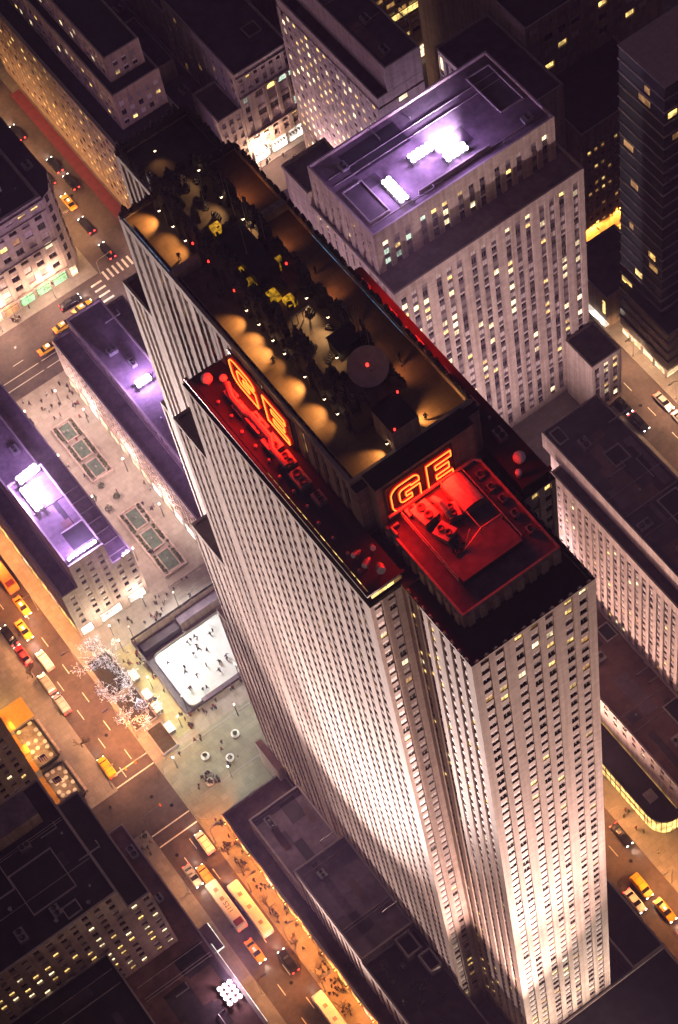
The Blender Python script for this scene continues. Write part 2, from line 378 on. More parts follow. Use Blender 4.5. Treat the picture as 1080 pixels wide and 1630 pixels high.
for x in range(-24, 40, 23):
    for y in (210.5, 213.2): place(dl, 'lane_line', (x, y, .006), ground, math.pi / 2)
for x in range(-30, 60, 9): place(ds, 'lane_dash', (x, 216.5, .006), ground, math.pi / 2)
cw = MB().box(-5, 5, -.15, .15, 0, .006, 'road_paint').mesh('crossing_line')
for y in (86.8, 90.0, 104.6, 107.6): place(cw, 'crossing_line', (-31.1, y, .006), ground)
cs = MB().box(-.3, .3, -1.6, 1.6, 0, .006, 'road_paint').mesh('crossing_stripe')
for i in range(9): place(cs, 'crossing_stripe', (37.6 + i * 1.5, 224.6, .006), ground)
for i in range(8): place(cs, 'crossing_stripe', (34.4, 210 + i * 2.0, .006), ground, math.pi / 2)
mh = MB().lathe([(.42, 0), (.42, .008)], (0, 0, 0), 'car_black', 12).mesh('manhole_cover')
for x, y in ((-31, 98), (-28.5, 93.5), (-33.5, 62), (-30.4, 44), (-31, 117), (43, 21), (117, 108), (18, 216), (8, 221), (-34, 83), (44.5, 252)):
    place(mh, 'manhole_cover', (x, y, .008), ground)

# ================================================================ TOWER
tower = thing('skyscraper', 'tall floodlit limestone skyscraper with setbacks and red-lit roofs filling the middle', 'skyscraper', (10, 50, 0))
T = Facades(tower)
Z0, ZT, ZM = 10.0, 191.4, 203.0
def lit_near(u, z): return 0.30 if z > 172 else (0.10 if z < 40 else 0.06)
PALE = ['blind', 'blind', 'grey', 'half', 'blind', 'dark']
# near (west) block
volume(T, 0, 20.6, 0, 15.6, 0, ZT, 'NWS', par=0.6, pw=0.7, roof='roof_black', coping='roof_black')
T.face('W', 0, 0, 20.6, Z0, ZT, bays=[(1.4, 2.8), (3.85, 5.25), (7.05, 8.45), (9.65, 11.0), (12.1, 13.45), (15.35, 16.75), (17.8, 19.2)], litf=lit_near, wh=1.75, spd=.22, zoff=1.4, dull=PALE)
T.face('N', 0, 0.45, 15.6, Z0, ZT, bays=[(1.5, 2.6), (3.8, 4.9), (6.1, 7.2), (8.7, 9.9), (11.0, 12.2), (13.3, 14.5)], litf=lambda u, z: (0.5 if z > 168 and u > 8 else 0.16 if u > 8 else .07), zoff=1.4)
# middle block behind it, up to the observation decks
volume(T, 0.7, 20.9, 15.6, 26, 0, 191.0, 'S', par=0)
volume(T, 0.7, 20.9, 26, 83, 0, ZM, 'NS', par=1.2, pw=0.5, roof='deck_tile', coping='coping')
T.face('N', 0.7, 59.2, 83, 100, ZM, fh=3.0, ww=1.25, gap=.8, gap2=1.7, group=2, lit=.03, zoff=.0)
T.face('N', 0.7, 26, 59.0, 194.6, ZM, fh=8.0, ww=1.2, wh=6.4, gap=1.0, gap2=1.6, group=2, lit=.3, odds=['warm', 'dim', 'pale'])
MB().box(2.6, 18.8, 22.9, 26, 191, 204.3, 'limestone_dark', top='roof_black').box(-.0 + .7, 2.6, 24.6, 26, 191, 203.5, 'limestone_dark', top='roof_black').box(18.8, 20.9, 24.6, 26, 191, 203.5, 'limestone_dark', top='roof_black').build('sign_wall', tower)
# narrower east roof and eastern setbacks
volume(T, 7.5, 20.4, 83, 96, 150, 199.0, 'N', par=1.2, roof='roof_membrane')
T.face('N', 7.5, 83.1, 96, 177.9, 199, fh=7.0, ww=1.1, wh=5.5, gap=.8, lit=.02)
volume(T, 0.7, 20.4, 83, 91.6, 0, 177.5, 'N', par=0.8, roof='roof_brown')
T.face('N', 0.7, 83.1, 91.6, 60, 177.5, ww=1.2, gap=.8, lit=.03)
volume(T, 0.7, 20.4, 91.6, 94.2, 0, 139, 'N', par=0.6, roof='roof_brown')
T.face('N', 0.7, 91.7, 94.2, 60, 139, ww=1.0, gap=.6, margin=.3, lit=.03)
# north wing with its stepped east end, and the south wing that mirrors it
def wing(x0, x1, face, c):
    steps = ((15.6, 61.5, 191.0), (61.5, 71.2, 169.0), (71.2, 82.0, 119.5), (82.0, 86.0, 80.0))
    for i, (ya, yb, zt) in enumerate(steps):
        volume(T, x0, x1, ya + (.001 if i else 0), yb, 0, zt, face + ('W' if i == 0 else ''), par=0.35 if i == 0 else .8, pw=.5, roof='roof_black' if i == 0 else 'coping', coping='roof_black' if i == 0 else 'coping')
        if face == 'N' or i == 0:
            kw = dict(fh=3.0, ww=.98, gap=.88, gap2=1.55, group=2, margin=.5, zoff=.0, spd=.34, wh=1.6, spm='limestone_dark')
            T.face(face, c, ya + (.45 if i == 0 else .02), yb, Z0 if face == 'N' else 150, zt, lit=.075 if i < 2 else .09, **kw)
wing(-5.2, 0.69, 'N', -5.2)
wing(20.91, 26.2, 'S', 26.2)
T.face('W', 15.6, -5.2, -0.02, Z0, 191, bays=[(-4.55, -3.35), (-2.3, -1.1)], lit=.08, wh=1.75, zoff=1.0, dull=PALE)
T.face('W', 15.6, 20.95, 26.2, 120, 191, bays=[(22.1, 23.3), (24.3, 25.5)], lit=.05, wh=1.75, zoff=2.0)
# glazed attic storey set back on the wings, under the equipment decks
for s_, xa, xb in ((0, -4.5, .69), (1, 20.92, 25.5)):
    y0, y1 = 16.3, 59.4
    MB().box(xa, xb, y0, y1, 191.4, 194.3, 'dark_bronze', top='roof_black').build('attic', tower)
    b = MB()
    if not s_:
        b.box(xa - .75, xa - .25, y0 - .7, y1 + .5, 194.3, 194.75, 'dark_bronze', top='roof_black')
    b.box(xa - .25, xb + .25, y0 - .7, y0 - .2, 194.3, 194.75, 'dark_bronze', top='roof_black')
    b.build('deck_edge', tower)
    n = 30
    pn = MB().box(-.03, 0, -.6, .6, 0, 2.0, 'lit_dim').box(-.10, -.03, -.66, -.6, 0, 2.2, 'dark_bronze').box(-.06, -.03, -.6, .6, .9, 1.0, 'dark_bronze').mesh('attic_pane')
    pd = MB().box(-.03, 0, -.6, .6, 0, 2.0, 'lit_warm').box(-.10, -.03, -.66, -.6, 0, 2.2, 'dark_bronze').box(-.06, -.03, -.6, .6, .9, 1.0, 'dark_bronze').mesh('attic_pane')
    pk = MB().box(-.03, 0, -.6, .6, 0, 2.0, 'glass_dark').box(-.10, -.03, -.66, -.6, 0, 2.2, 'dark_bronze').mesh('attic_pane')
    if not s_:
        for i in range(n):
            y = y0 + .8 + i * 1.4
            place(pd if i < 16 and i % 3 else (pn if i < 17 else pk), 'attic_pane', (xa - .01, y, 192.0), tower)
        for i in range(4): place(pd if i < 3 else pn, 'attic_pane', (xa + .8 + i * 1.25, y0 - .01, 192.0), tower, math.pi / 2)
# near penthouse with its raised inner deck
MB().box(2.8, 19.0, 5.3, 22.9, 191.4, 194.6, 'limestone_dark', top='roof_gravel').build('penthouse', tower)
MB().box(5.7, 15.5, 8.8, 22.6, 194.6, 196.0, 'black_paint', top='roof_gravel').build('inner_deck', tower)
for i in range(8):
    MB().box(3.4 + i * 2.05, 4.5 + i * 2.05, 5.0, 5.298, 191.4, 194.4, 'limestone').build('pilaster', tower)
for i in range(9):
    MB().box(2.5, 2.798, 6 + i * 1.9, 7 + i * 1.9, 191.4, 194.4, 'limestone').build('pilaster', tower)
b = MB()
for a in ((2.8, 19, 5.3, 5.6), (2.8, 3.1, 5.6, 22.9), (18.7, 19, 5.6, 22.9)): b.box(a[0], a[1], a[2], a[3], 194.6, 195.1, 'limestone_dark')
b.build('penthouse_parapet', tower)
# crenellated stone crests along the tops of the near block and wings
cr = MB().box(-.35, .35, -.1, .1, 0, .3, 'limestone').box(-.13, .13, -.11, .11, .3, .55, 'limestone').mesh('crest')
for i in range(13): place(cr, 'crest', (1.0 + i * 1.55, .18, 192.0), tower)
for i in range(10): place(cr, 'crest', (20.4, .9 + i * 1.55, 192.0), tower, math.pi / 2)
for i in range(9): place(cr, 'crest', (.2, 1.2 + i * 1.6, 192.0), tower, math.pi / 2)
for i in range(36): place(cr, 'crest', (20.7, 27 + i * 1.55, ZM + 1.2), tower, math.pi / 2)
T.finish(300)
# ---- central raised deck of the roof
CX0, CX1, CY0, CY1, CZ = 6.2, 14.3, 32.0, 82.0, 207.4
MB().box(CX0, CX1, CY0, CY1, ZM, CZ, 'backlit_stone', top='deck_tile').build('upper_deck', tower)
MB().box(8.4, 12.7, 26.4, 31.0, ZM, 208.3, 'limestone_dark', top='roof_black').build('lift_house', tower)
MB().box(8.2, 12.0, 57.2, 66.5, CZ, 210.0, 'dark_bronze', top='roof_black').build('plant_room', tower)
ornament = MB()
ornament.box(-.5, .5, -.3, .3, 0, .9, 'backlit_stone').box(-.35, .35, -.22, .22, .9, 1.3, 'backlit_stone').box(-.14, .14, -.12, .12, 1.3, 2.0, 'backlit_stone')
ornament.box(.5, .8, -.16, .16, 0, .55, 'backlit_stone').box(-.8, -.5, -.16, .16, 0, .55, 'backlit_stone')
om = ornament.mesh('stone_finial')
om2 = MB().box(-.6, .6, -.3, .3, 0, 1.5, 'backlit_stone').box(-.3, .5, -.25, .25, 1.5, 2.1, 'backlit_stone').box(-.1, .2, -.15, .15, 2.1, 3.0, 'backlit_stone').box(-.9, -.6, -.2, .2, 0, .9, 'backlit_stone').mesh('stone_finial')
for i in range(26):
    y = CY0 + 1.0 + i * 1.92
    place(om, 'stone_finial', (CX0 + .35, y, CZ), tower, math.pi / 2)
    place(om, 'stone_finial', (CX1 - .35, y + .6, CZ), tower, math.pi / 2)
for i in range(4): place(om, 'stone_finial', (7.4 + i * 1.95, CY1 - .4, CZ), tower)
for i in range(10): place(om, 'stone_finial', (1.4 + i * 2.05, 82.4, ZM + .9), tower)
for i in range(10): place(om, 'stone_finial', (8.3, 84.2 + i * 1.2, 200.1), tower, math.pi / 2)
for i in range(6): place(om, 'stone_finial', (8.8 + i * 2.1, 95.4, 200.1), tower)
for i in range(30):
    y = CY0 + 1.6 + i * 1.66
    o = place(om2, 'stone_finial', (CX0 + .1 + .5 * rnd.random(), y + rnd.uniform(-.4, .4), CZ), tower, math.pi / 2); o.scale = (1, 1, rnd.uniform(.5, 1.15))
    o = place(om2, 'stone_finial', (CX1 - .6 + .5 * rnd.random(), y + rnd.uniform(-.4, .4), CZ), tower, math.pi / 2 + 3.14); o.scale = (1, 1, rnd.uniform(.4, 1.0))
for i in range(34):
    o = place(om2, 'stone_finial', (20.7, 27 + i * 1.65 + rnd.uniform(-.3, .3), ZM + 1.2), tower, math.pi / 2); o.scale = (.8, .8, rnd.uniform(.25, .6))
for i in range(13):
    o = place(om2, 'stone_finial', (8.2 + rnd.uniform(-.3, .3), 83.6 + i * .95, 200.2), tower, math.pi / 2); o.scale = (1, 1, rnd.uniform(.5, 1.1))
    o = place(om2, 'stone_finial', (20.0, 83.6 + i * .95, 200.2), tower, math.pi / 2); o.scale = (1, 1, rnd.uniform(.5, 1.1))
for i in range(12):
    o = place(om2, 'stone_finial', (1.5 + i * 1.6, 82.2, ZM + 1.2), tower, 0); o.scale = (1, 1, rnd.uniform(.35, .9))
    o = place(om2, 'stone_finial', (8.2 + i * 1.0, 95.4, 200.2), tower, 0); o.scale = (1, 1, rnd.uniform(.5, 1.0))
for k in range(90):   # irregular crest of stonework, cases and rails, painted backlit-dark, along both sides of the raised deck
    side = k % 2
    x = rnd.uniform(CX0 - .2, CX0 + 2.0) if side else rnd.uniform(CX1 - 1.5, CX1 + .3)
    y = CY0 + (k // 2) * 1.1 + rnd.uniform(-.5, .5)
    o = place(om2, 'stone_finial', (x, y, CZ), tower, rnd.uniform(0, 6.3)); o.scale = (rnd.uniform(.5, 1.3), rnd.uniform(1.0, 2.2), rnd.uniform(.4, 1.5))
for i in range(40):   # planting boxes and cases, painted backlit-dark, standing about the upper deck
    x, y = rnd.uniform(CX0 + 1.5, CX1 - 1.5), rnd.uniform(CY0 + 4, CY1 - 1)
    o = place(om2, 'stone_finial', (x, y, CZ), tower, rnd.uniform(0, 3)); o.scale = (rnd.uniform(.5, 1.2), rnd.uniform(.8, 1.6), rnd.uniform(.3, .6))
# pierced buttresses along the deck sides
bt = MB().box(-.3, .3, -.35, .35, 0, 3.2, 'backlit_stone').box(-.22, .22, -.25, .25, 3.2, 4.2, 'backlit_stone').mesh('buttress')
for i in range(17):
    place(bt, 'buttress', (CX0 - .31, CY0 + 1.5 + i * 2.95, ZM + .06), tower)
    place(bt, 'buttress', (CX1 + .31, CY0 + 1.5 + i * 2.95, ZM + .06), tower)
for x0, x1 in ((1.25, 5.8), (14.7, 20.3)):
    MB().box(x0, x1, 68.6, 69.6, ZM + .06, ZM + 1.9, 'limestone').build('cross_wall', tower)
# tall glass guard panels along the deck edge
gp = MB().box(-.02, .02, -.68, .68, 0, 1.2, 'glass_dark').box(-.03, .03, -.70, -.68, 0, 1.3, 'grey_metal').box(-.035, .035, -.68, .68, 1.2, 1.27, 'grey_metal').mesh('guard_panel')
for i in range(38): place(gp, 'guard_panel', (1.6, 27.2 + i * 1.42, ZM + .07), tower)
MB().box(1.02, 1.08, 70, 82.3, ZM + 1.22, ZM + 1.27, 'rail_reflection').build('glow_strip', tower)  # blue emissive line, a painted reflection along the glass guard panels
MB().box(20.0, 20.06, 40, 62, ZM + 1.22, ZM + 1.27, 'rail_reflection').build('glow_strip', tower)  # same painted blue reflection along the far parapet
# glowing boxes painting the light of yellow-lit pits in the upper deck
for x, y in ((9.3, 69.0), (7.9, 61.5), (7.7, 58.2), (9.0, 54.6), (12.9, 58.5), (10.2, 52.4)):
    MB().box(x - .7, x + .7, y - .9, y + .9, CZ, CZ + .9, 'pit_glow').build('glow_box', tower)
# stairs between the decks
st = MB()
for i in range(9): st.box(14.62, 16.0, 46 + i * .32, 46.3 + i * .32, ZM + .06, ZM + .4 + i * .45, 'grey_metal')
st.build('stair', tower)
# low terrace at the foot of the north wing
MB().box(-6.8, -5.25, 80, 88.5, 0, 13.0, 'limestone_dark', top='roof_brown').build('terrace', tower)
# ================================================================ NEON SIGNS
def arc(cx, cy, rx, ry, a0, a1, n=7): return [(cx + rx * math.cos(math.radians(a0 + (a1 - a0) * i / n)), cy + ry * math.sin(math.radians(a0 + (a1 - a0) * i / n))) for i in range(n + 1)]
G_OUT = [(1.0, .70), (1.0, .80)] + arc(.78, .80, .22, .20, 0, 90) + arc(.32, .72, .32, .28, 90, 180) + arc(.32, .30, .32, .30, 180, 270) + [(1.0, 0.0), (1.0, .56), (.50, .56), (.50, .40), (.70, .40), (.70, .24)] + arc(.42, .36, .14, .12, 270, 180, 4) + arc(.42, .64, .14, .12, 180, 90, 4) + [(.70, .76), (.70, .70)]
E_OUT = [(0, 0), (1, 0), (1, .22), (.34, .22), (.34, .39), (.88, .39), (.88, .61), (.34, .61), (.34, .78), (1, .78), (1, 1), (0, 1)]
def densify(p, step=.25):
    out = []
    for i in range(len(p)):
        a, b_ = Vector(p[i]), Vector(p[(i + 1) % len(p)]); n = max(1, int((b_ - a).length / step))
        out += [a.lerp(b_, k / n) for k in range(n)]
    return out
def neon(label, org, ux, un, wG, gap, wE, h, beam):
    """org = lower-left corner, ux = reading direction, un = outward normal"""
    o = Vector(org); ux = Vector(ux); un = Vector(un); up = Vector((0, 0, 1))
    t = thing('neon_sign', label, 'neon sign', o)
    W_ = wG + gap + wE
    bk = MB(); c = [o + ux * a + up * b_ for a, b_ in ((-.6, -.5), (W_ + .6, -.5), (W_ + .6, h + .5), (-.6, h + .5))]
    bk.quad(c, 'sign_back'); bk.quad([p - un * .12 for p in reversed(c)], 'sign_back')
    for i in range(4): bk.quad([c[i], c[i] - un * .12, c[(i + 1) % 4] - un * .12, c[(i + 1) % 4]], 'sign_back')
    bk.build('back_panel', t)
    for nm, poly, off, wd in (('letter_g', G_OUT, 0, wG), ('letter_e', E_OUT, wG + gap, wE)):
        p3 = [o + ux * (off + a * wd) + up * (b_ * h) for a, b_ in poly]
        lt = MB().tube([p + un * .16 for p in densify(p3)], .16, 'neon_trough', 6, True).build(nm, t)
        MB().tube([p + un * .42 for p in densify(p3)], .09, 'neon_core', 6, True).build('neon_tube', lt)
    mid = o + ux * (W_ / 2) + up * (h * .45) + un * 1.2
    area(t, mid, mid + un * 4 + up * -2.2, beam, (1.0, 0.006, 0.003), W_, h * .6)
    return t
neon('red neon two-letter sign on the wall above the long red-lit roof', (.45, 54.6, 195.6), (0, -1, 0), (-1, 0, 0), 6.2, 2.3, 5.3, 6.4, 9000)
neon('red neon two-letter sign facing the square red-lit roof at the near end', (4.4, 22.7, 196.8), (1, 0, 0), (0, -1, 0), 4.6, 1.3, 4.0, 6.2, 7500)
neon('red neon two-letter sign on the far side wall, known by its red glow', (21.1, 40.5, 195.6), (0, 1, 0), (1, 0, 0), 6.2, 2.3, 5.3, 6.4, 6000)

# ================================================================ ROOFTOP EQUIPMENT
def unit(name, label, cat, loc, parts, group=None, rz=0):
    """parts: list of (part name, function(MB))"""
    t = thing(name, label, cat, loc, group)
    for pn_, fn in parts:
        b = MB(); fn(b)
        ro = Matrix.Translation(loc) @ Matrix.Rotation(rz, 4, 'Z'); b.xform(ro); b.build(pn_, t)
    return t
def ac_unit(label, loc, sx, sy, sz, rz=0, group=None, nf=2):
    def casing(b): b.box(-sx / 2, sx / 2, -sy / 2, sy / 2, .25, sz, 'grey_metal'); b.box(-sx / 2 - .05, sx / 2 + .05, -sy / 2 - .05, sy / 2 + .05, sz, sz + .07, 'grey_metal')
    def feet(b):
        for x in (-1, 1):
            for y in (-1, 1): b.box(x * sx * .4 - .1, x * sx * .4 + .1, y * sy * .4 - .1, y * sy * .4 + .1, 0, .25, 'black_paint')
    def mk(i):
        def fan(b): b.lathe([(min(sx, sy / nf) * .38, 0), (min(sx, sy / nf) * .42, .3), (min(sx, sy / nf) * .3, .3), (.1, .12)], (0, (i - (nf - 1) / 2) * sy / nf, sz + .07), 'dark_bronze', 12)
        return fan
    return unit('air_conditioning_unit', label, 'hvac unit', loc, [('casing', casing), ('feet', feet)] + [('fan', mk(i)) for i in range(nf)], group, rz)
def duct(label, pts, r, group=None):
    t = thing('duct', label, 'duct', pts[0], group)
    MB().tube(pts, r, 'grey_metal', 8).build('pipe', t)
    for p in pts[::max(1, len(pts) // 3)]:
        MB().box(p[0] - .12, p[0] + .12, p[1] - .12, p[1] + .12, p[2] - r - .7, p[2] - r + .05, 'black_paint').build('support', t)
    return t
ZN = 196.0
ac_unit('boxy plant unit on the red square roof, just below the letter G', (7.6, 19.6, ZN), 2.6, 3.0, 1.7, .1)
ac_unit('smaller plant unit in the middle of the red square roof', (8.0, 15.8, ZN), 2.2, 2.4, 1.3, .35)
ac_unit('low plant unit beside the sign wall on the red square roof', (6.6, 21.3, ZN), 1.6, 1.2, 1.0, 0, nf=1)
ac_unit('plant unit right of the middle of the red square roof', (10.6, 17.6, ZN), 1.8, 2.2, 1.5, -.2)
duct('thick horizontal pipe along the foot of the west sign wall', [(3.4, 22.2, 197.2), (5.2, 22.2, 197.2), (9, 22.2, 197.2), (13, 22.2, 197.2), (17.6, 22.2, 197.2), (18.4, 21.4, 196.9)], .28)
duct('elbow pipe at the left corner of the red square roof', [(3.2, 20.2, 195.4), (3.2, 21.6, 195.4), (4.4, 21.6, 195.4)], .3)
duct('curved duct arching over the red square roof', [(9.2, 20.9, 196.6), (9.6, 20.2, 198.1), (9.8, 18.9, 198.6), (9.9, 17.7, 198.1), (9.9, 17.0, 197.0)], .5)
# barrel-vaulted plant house on the right of the red roof
unit('plant_house', 'barrel roofed plant house on the right of the red square roof', 'plant house', (13.4, 19.0, ZN), [
    ('shell', lambda b: b.prism([(-1.8, -2.6), (1.8, -2.6), (1.8, 2.6), (-1.8, 2.6)], 0, 1.2, 'grey_metal')),
    ('vault', lambda b: [b.quad([(1.8 * math.cos(a), -2.6, 1.2 + .8 * math.sin(a)), (1.8 * math.cos(a), 2.6, 1.2 + .8 * math.sin(a)), (1.8 * math.cos(a + .393), 2.6, 1.2 + .8 * math.sin(a + .393)), (1.8 * math.cos(a + .393), -2.6, 1.2 + .8 * math.sin(a + .393))], 'grey_metal') for a in [k * .393 for k in range(8)]])])
# open steel frame and rails
fr = thing('steel_frame', 'open steel pipe frame across the red square roof', 'steel frame', (5.4, 15, 195))
for p, q in (((5.3, 9.2, 196), (5.3, 22.4, 196)), ((5.3, 9.2, 197), (5.3, 22.4, 197)), ((11.9, 13, 197.6), (11.9, 22.4, 197.6)), ((11.9, 13, 196), (11.9, 13, 197.6)), ((11.9, 13, 197.6), (15.4, 13, 197.6)), ((15.4, 13, 196), (15.4, 13, 197.6)), ((8.5, 12.4, 196), (10.8, 14.0, 197.2)), ((15.6, 9, 197), (15.6, 22.3, 197)), ((8.5, 12.4, 196.1), (11.9, 13, 197.6))):
    MB().tube([p, q], .09, 'grey_metal', 6).build('rail', fr)
for y in (9.3, 12.5, 15.7, 19, 22.3):
    MB().tube([(5.3, y, 195.9), (5.3, y, 197)], .06, 'grey_metal', 6).build('post', fr); MB().tube([(15.6, y, 195.9), (15.6, y, 197)], .06, 'grey_metal', 6).build('post', fr)
tag(unit('cable_pile', 'dark coil of cables and hoses on the red square roof', 'cables', (8.2, 13.2, ZN), [('hose', lambda b: b.tube([(1.2 * math.cos(a * .9) * (1 - a * .03), .9 * math.sin(a * 1.1), .15 + .05 * (a % 3)) for a in range(22)], .14, 'black_paint', 5))]), 'dark coil of cables and hoses on the red square roof', 'cables')
for k, (x, y) in enumerate(((17.4, 20.6), (17.4, 18.2), (17.5, 15.8), (17.4, 13.0), (17.5, 9.8))):
    ac_unit('small vent box, number %s from the sign wall on the red roof right edge' % ('one', 'two', 'three', 'four', 'five')[k], (x, y, 194.6), .9, 1.1, .8, 0, 'vent boxes on the red roof right edge', 1)
# radome balls
def radome(label, loc, r):
    return unit('radome', label, 'radome', loc, [('ball', lambda b: b.lathe([(r * math.sin(a * math.pi / 10), r - r * math.cos(a * math.pi / 10) + .5) for a in range(1, 10)], (0, 0, 0), 'white_paint', 16)), ('stand', lambda b: b.lathe([(.4, 0), (.35, .7)], (0, 0, 0), 'grey_metal', 10))])
radome('red-lit round radome at the far corner of the long north roof', (-2.9, 57.2, 194.4), .85)
radome('smaller red-lit radome beside the first, against the north wall', (-1.0, 55.9, 194.4), .6)
radome('large red-lit radome on the right-hand wing roof', (23.0, 19.2, 194.4), .9)
radome('small radome nearest the red square roof on the right-hand wing', (21.6, 17.6, 194.4), .5)
# equipment along the long red-lit north wing roof
for k, (x, y, sx, sy, sz) in enumerate(((-1.6, 53.0, 1.2, 2.0, 1.2), (-1.9, 50.2, 1.4, 2.4, 1.1), (-1.5, 46.6, 1.8, 3.2, 1.5), (-1.7, 42.6, 2.0, 2.6, 1.4), (-1.5, 39.2, 1.5, 2.4, 1.3), (-1.9, 35.6, 1.8, 3.0, 1.4), (-1.6, 31.6, 1.4, 2.0, 1.2))):
    ac_unit('grey roof unit on the long north roof, %s counted from the radomes' % ('first', 'second', 'third', 'fourth', 'fifth', 'sixth', 'seventh')[k], (x, y, 194.35), sx, sy, sz, 0, 'roof units along the long red roof')
duct('kinked duct running along the long red north roof under the sign', [(-1.2, 54.4, 196.2), (-2.0, 52.0, 196.2), (-2.0, 49.0, 196.2), (-1.6, 47.8, 196.4), (-1.6, 43.0, 196.4), (-2.4, 41.5, 196.2), (-2.4, 38.0, 196.2)], .45)
cap = MB().lathe([(.17, 0), (.17, .45), (.27, .5), (.27, .62), (.06, .7)], (0, 0, 0), 'grey_metal', 10).mesh('vent_cap')
for i in range(12):
    o = place(cap, 'roof_vent', (-3.6 + .2 * math.sin(i * 2.1), 53.5 - i * 3.1, 194.34)); tag(o, 'mushroom roof vent in the row along the long north roof edge', 'roof vent', 'vents along the long north roof')
# microwave dishes at the near corner of the north wing
def drum(label, loc, direction, r):
    d = Vector(direction).normalized(); q = d.to_track_quat('Z', 'Y').to_matrix().to_4x4()
    t = thing('microwave_dish', label, 'antenna dish', loc)
    L_ = Vector(loc) + Vector((0, 0, 1.6))
    MB().lathe([(r * .6, -.9), (r, -.3), (r, .5)], (0, 0, 0), 'grey_metal', 16).xform(Matrix.Translation(L_) @ q).build('drum', t)
    MB().lathe([(r * .97, .502), (r * .9, .62)], (0, 0, 0), 'white_paint', 16).xform(Matrix.Translation(L_) @ q).build('cover', t)
    MB().tube([Vector(loc), L_], .12, 'grey_metal', 8).build('mast', t); return t
drum('white-faced drum antenna at the near corner of the north wing', (-1.6, 17.4, 194.35), (-.3, -.9, .35), .65)
drum('drum antenna just behind the corner one', (-2.6, 19.2, 194.35), (-.9, -.5, .2), .45)
drum('tilted drum antenna second behind the corner', (-2.9, 21.2, 194.35), (-.9, -.2, .4), .4)
drum('red-topped drum antenna beside the sign wall corner', (-.6, 20.6, 194.35), (-.2, -.8, .8), .4)
# big observation-deck radar dish
def dish():
    c = Vector((11.3, 35.2, 211.0)); d = Vector((-.25, -.42, .87)); q = d.to_track_quat('Z', 'Y').to_matrix().to_4x4()
    t = thing('radar_dish', 'big round grey radar dish on legs at the near end of the roof deck', 'radar dish', (11.3, 35.2, CZ))
    prof = [(2.75 * k / 7, .55 * (k / 7) ** 2) for k in range(1, 8)]
    MB().lathe(prof + [(2.8, .5), (2.0, .1), (.3, -.25)], (0, 0, 0), 'coping', 28).xform(Matrix.Translation(c) @ q).build('dish', t)
    for a in range(4): MB().tube([c + Vector((math.cos(a * 1.57) * .6, math.sin(a * 1.57) * .6, -.2)), Vector((11.3 + 1.6 * math.cos(a * 1.57 + .5), 35.2 + 1.6 * math.sin(a * 1.57 + .5), CZ))], .1, 'black_paint', 6).build('leg', t)
    MB().tube([c + d * .4, c + d * 2.0], .07, 'black_paint', 6).build('feed', t)
    MB().lathe([(.22, 0), (.22, .35)], tuple(c + d * 2.0), 'lamp_red', 8).build('beacon', t)
dish()
for k, (x, y, z, h) in enumerate(((12.9, 71.5, CZ, 8), (12.4, 69.0, CZ, 9), (12.9, 66.8, CZ, 8), (12.2, 64.2, CZ, 10), (13.2, 62.5, CZ, 8), (9.4, 61.0, 210.0, 7), (14.0, 41.5, CZ, 8), (13.6, 40.2, CZ, 9), (13.9, 38.8, CZ, 8), (10.2, 73.2, CZ, 8), (11.2, 75.0, CZ, 6))):
    t = thing('antenna_mast', 'thin whip antenna mast rising from the raised roof deck', 'antenna', (x, y, z), 'whip antennas on the raised deck')
    MB().tube([(x, y, z), (x, y, z + h)], .09, 'grey_metal', 5, r2=.03).build('whip', t); MB().lathe([(.25, 0), (.2, .4)], (x, y, z), 'black_paint', 8).build('foot', t)
# black service cabin and canopies on the deck
unit('service_cabin', 'black flat-roofed service cabin beside the radar dish', 'cabin', (11.6, 41.5, CZ), [('body', lambda b: b.box(-1.6, 1.6, -1.4, 1.4, 0, 2.6, 'black_paint')), ('roof', lambda b: b.box(-1.75, 1.75, -1.55, 1.55, 2.6, 2.8, 'roof_black'))])
unit('viewing_screen', 'glass viewing screen in the gap of the upper deck', 'screen', (9.6, 49.0, CZ), [('post', lambda b: [b.box(-1.4 + i * .9, -1.3 + i * .9, -.05, .05, 0, 2.3, 'grey_metal') for i in range(4)]), ('rail', lambda b: b.box(-1.5, 1.6, -.07, .07, 2.3, 2.42, 'grey_metal'))])
# deck lamps: wall lights on the buttresses washing the terraces
lampm = MB().box(-.14, .14, -.14, .14, 0, .3, 'lamp_warm').box(-.2, .2, -.2, .2, .3, .38, 'black_paint').mesh('deck_lamp')
def deck_lamp(x, y, z, tgt, p, label, group, col=(1, .47, .13)):
    t = thing('deck_lamp', label, 'deck lamp', (x, y, z), group); place(lampm, 'lantern', (x, y, z), t)
    spot(t, (x + (tgt[0] - x) * .06, y, z - .1), (tgt[0], tgt[1] + rnd.uniform(-.8, .8), tgt[2]), p * rnd.choice([1.4, 3.0, 5.0, 7.5]), col, rnd.choice([84, 100, 116]), .9, .12)
for y in (79, 75.4, 72.2, 56.8, 53.8, 50.4, 47.6, 42.8, 38.2, 35.2):
    deck_lamp(5.45, y, ZM + 2.2, (3.0, y, ZM), 420, 'warm lamp on the left side of the raised deck wall', 'lamps washing the left terrace')
for y in (57, 52.2, 45.0, 41.0, 36.5, 63.5, 74):
    deck_lamp(15.1, y, ZM + 2.2, (17.0, y, ZM), 75, 'warm lamp on the right side of the raised deck wall', 'lamps washing the right terrace', (1, .36, .12))
for x, y, tx, ty in ((12.4, 77.6, 9, 78), (12.2, 71.6, 9, 72), (12.4, 66.5, 12.8, 65), (11.6, 50.0, 10, 49), (12.0, 45.6, 10, 45), (9.2, 39.6, 9.5, 41)):
    deck_lamp(x, y, CZ + 2.6, (tx, ty, CZ), 230, 'warm lamp standing on the raised upper deck', 'lamps on the upper deck', (1, .66, .3))
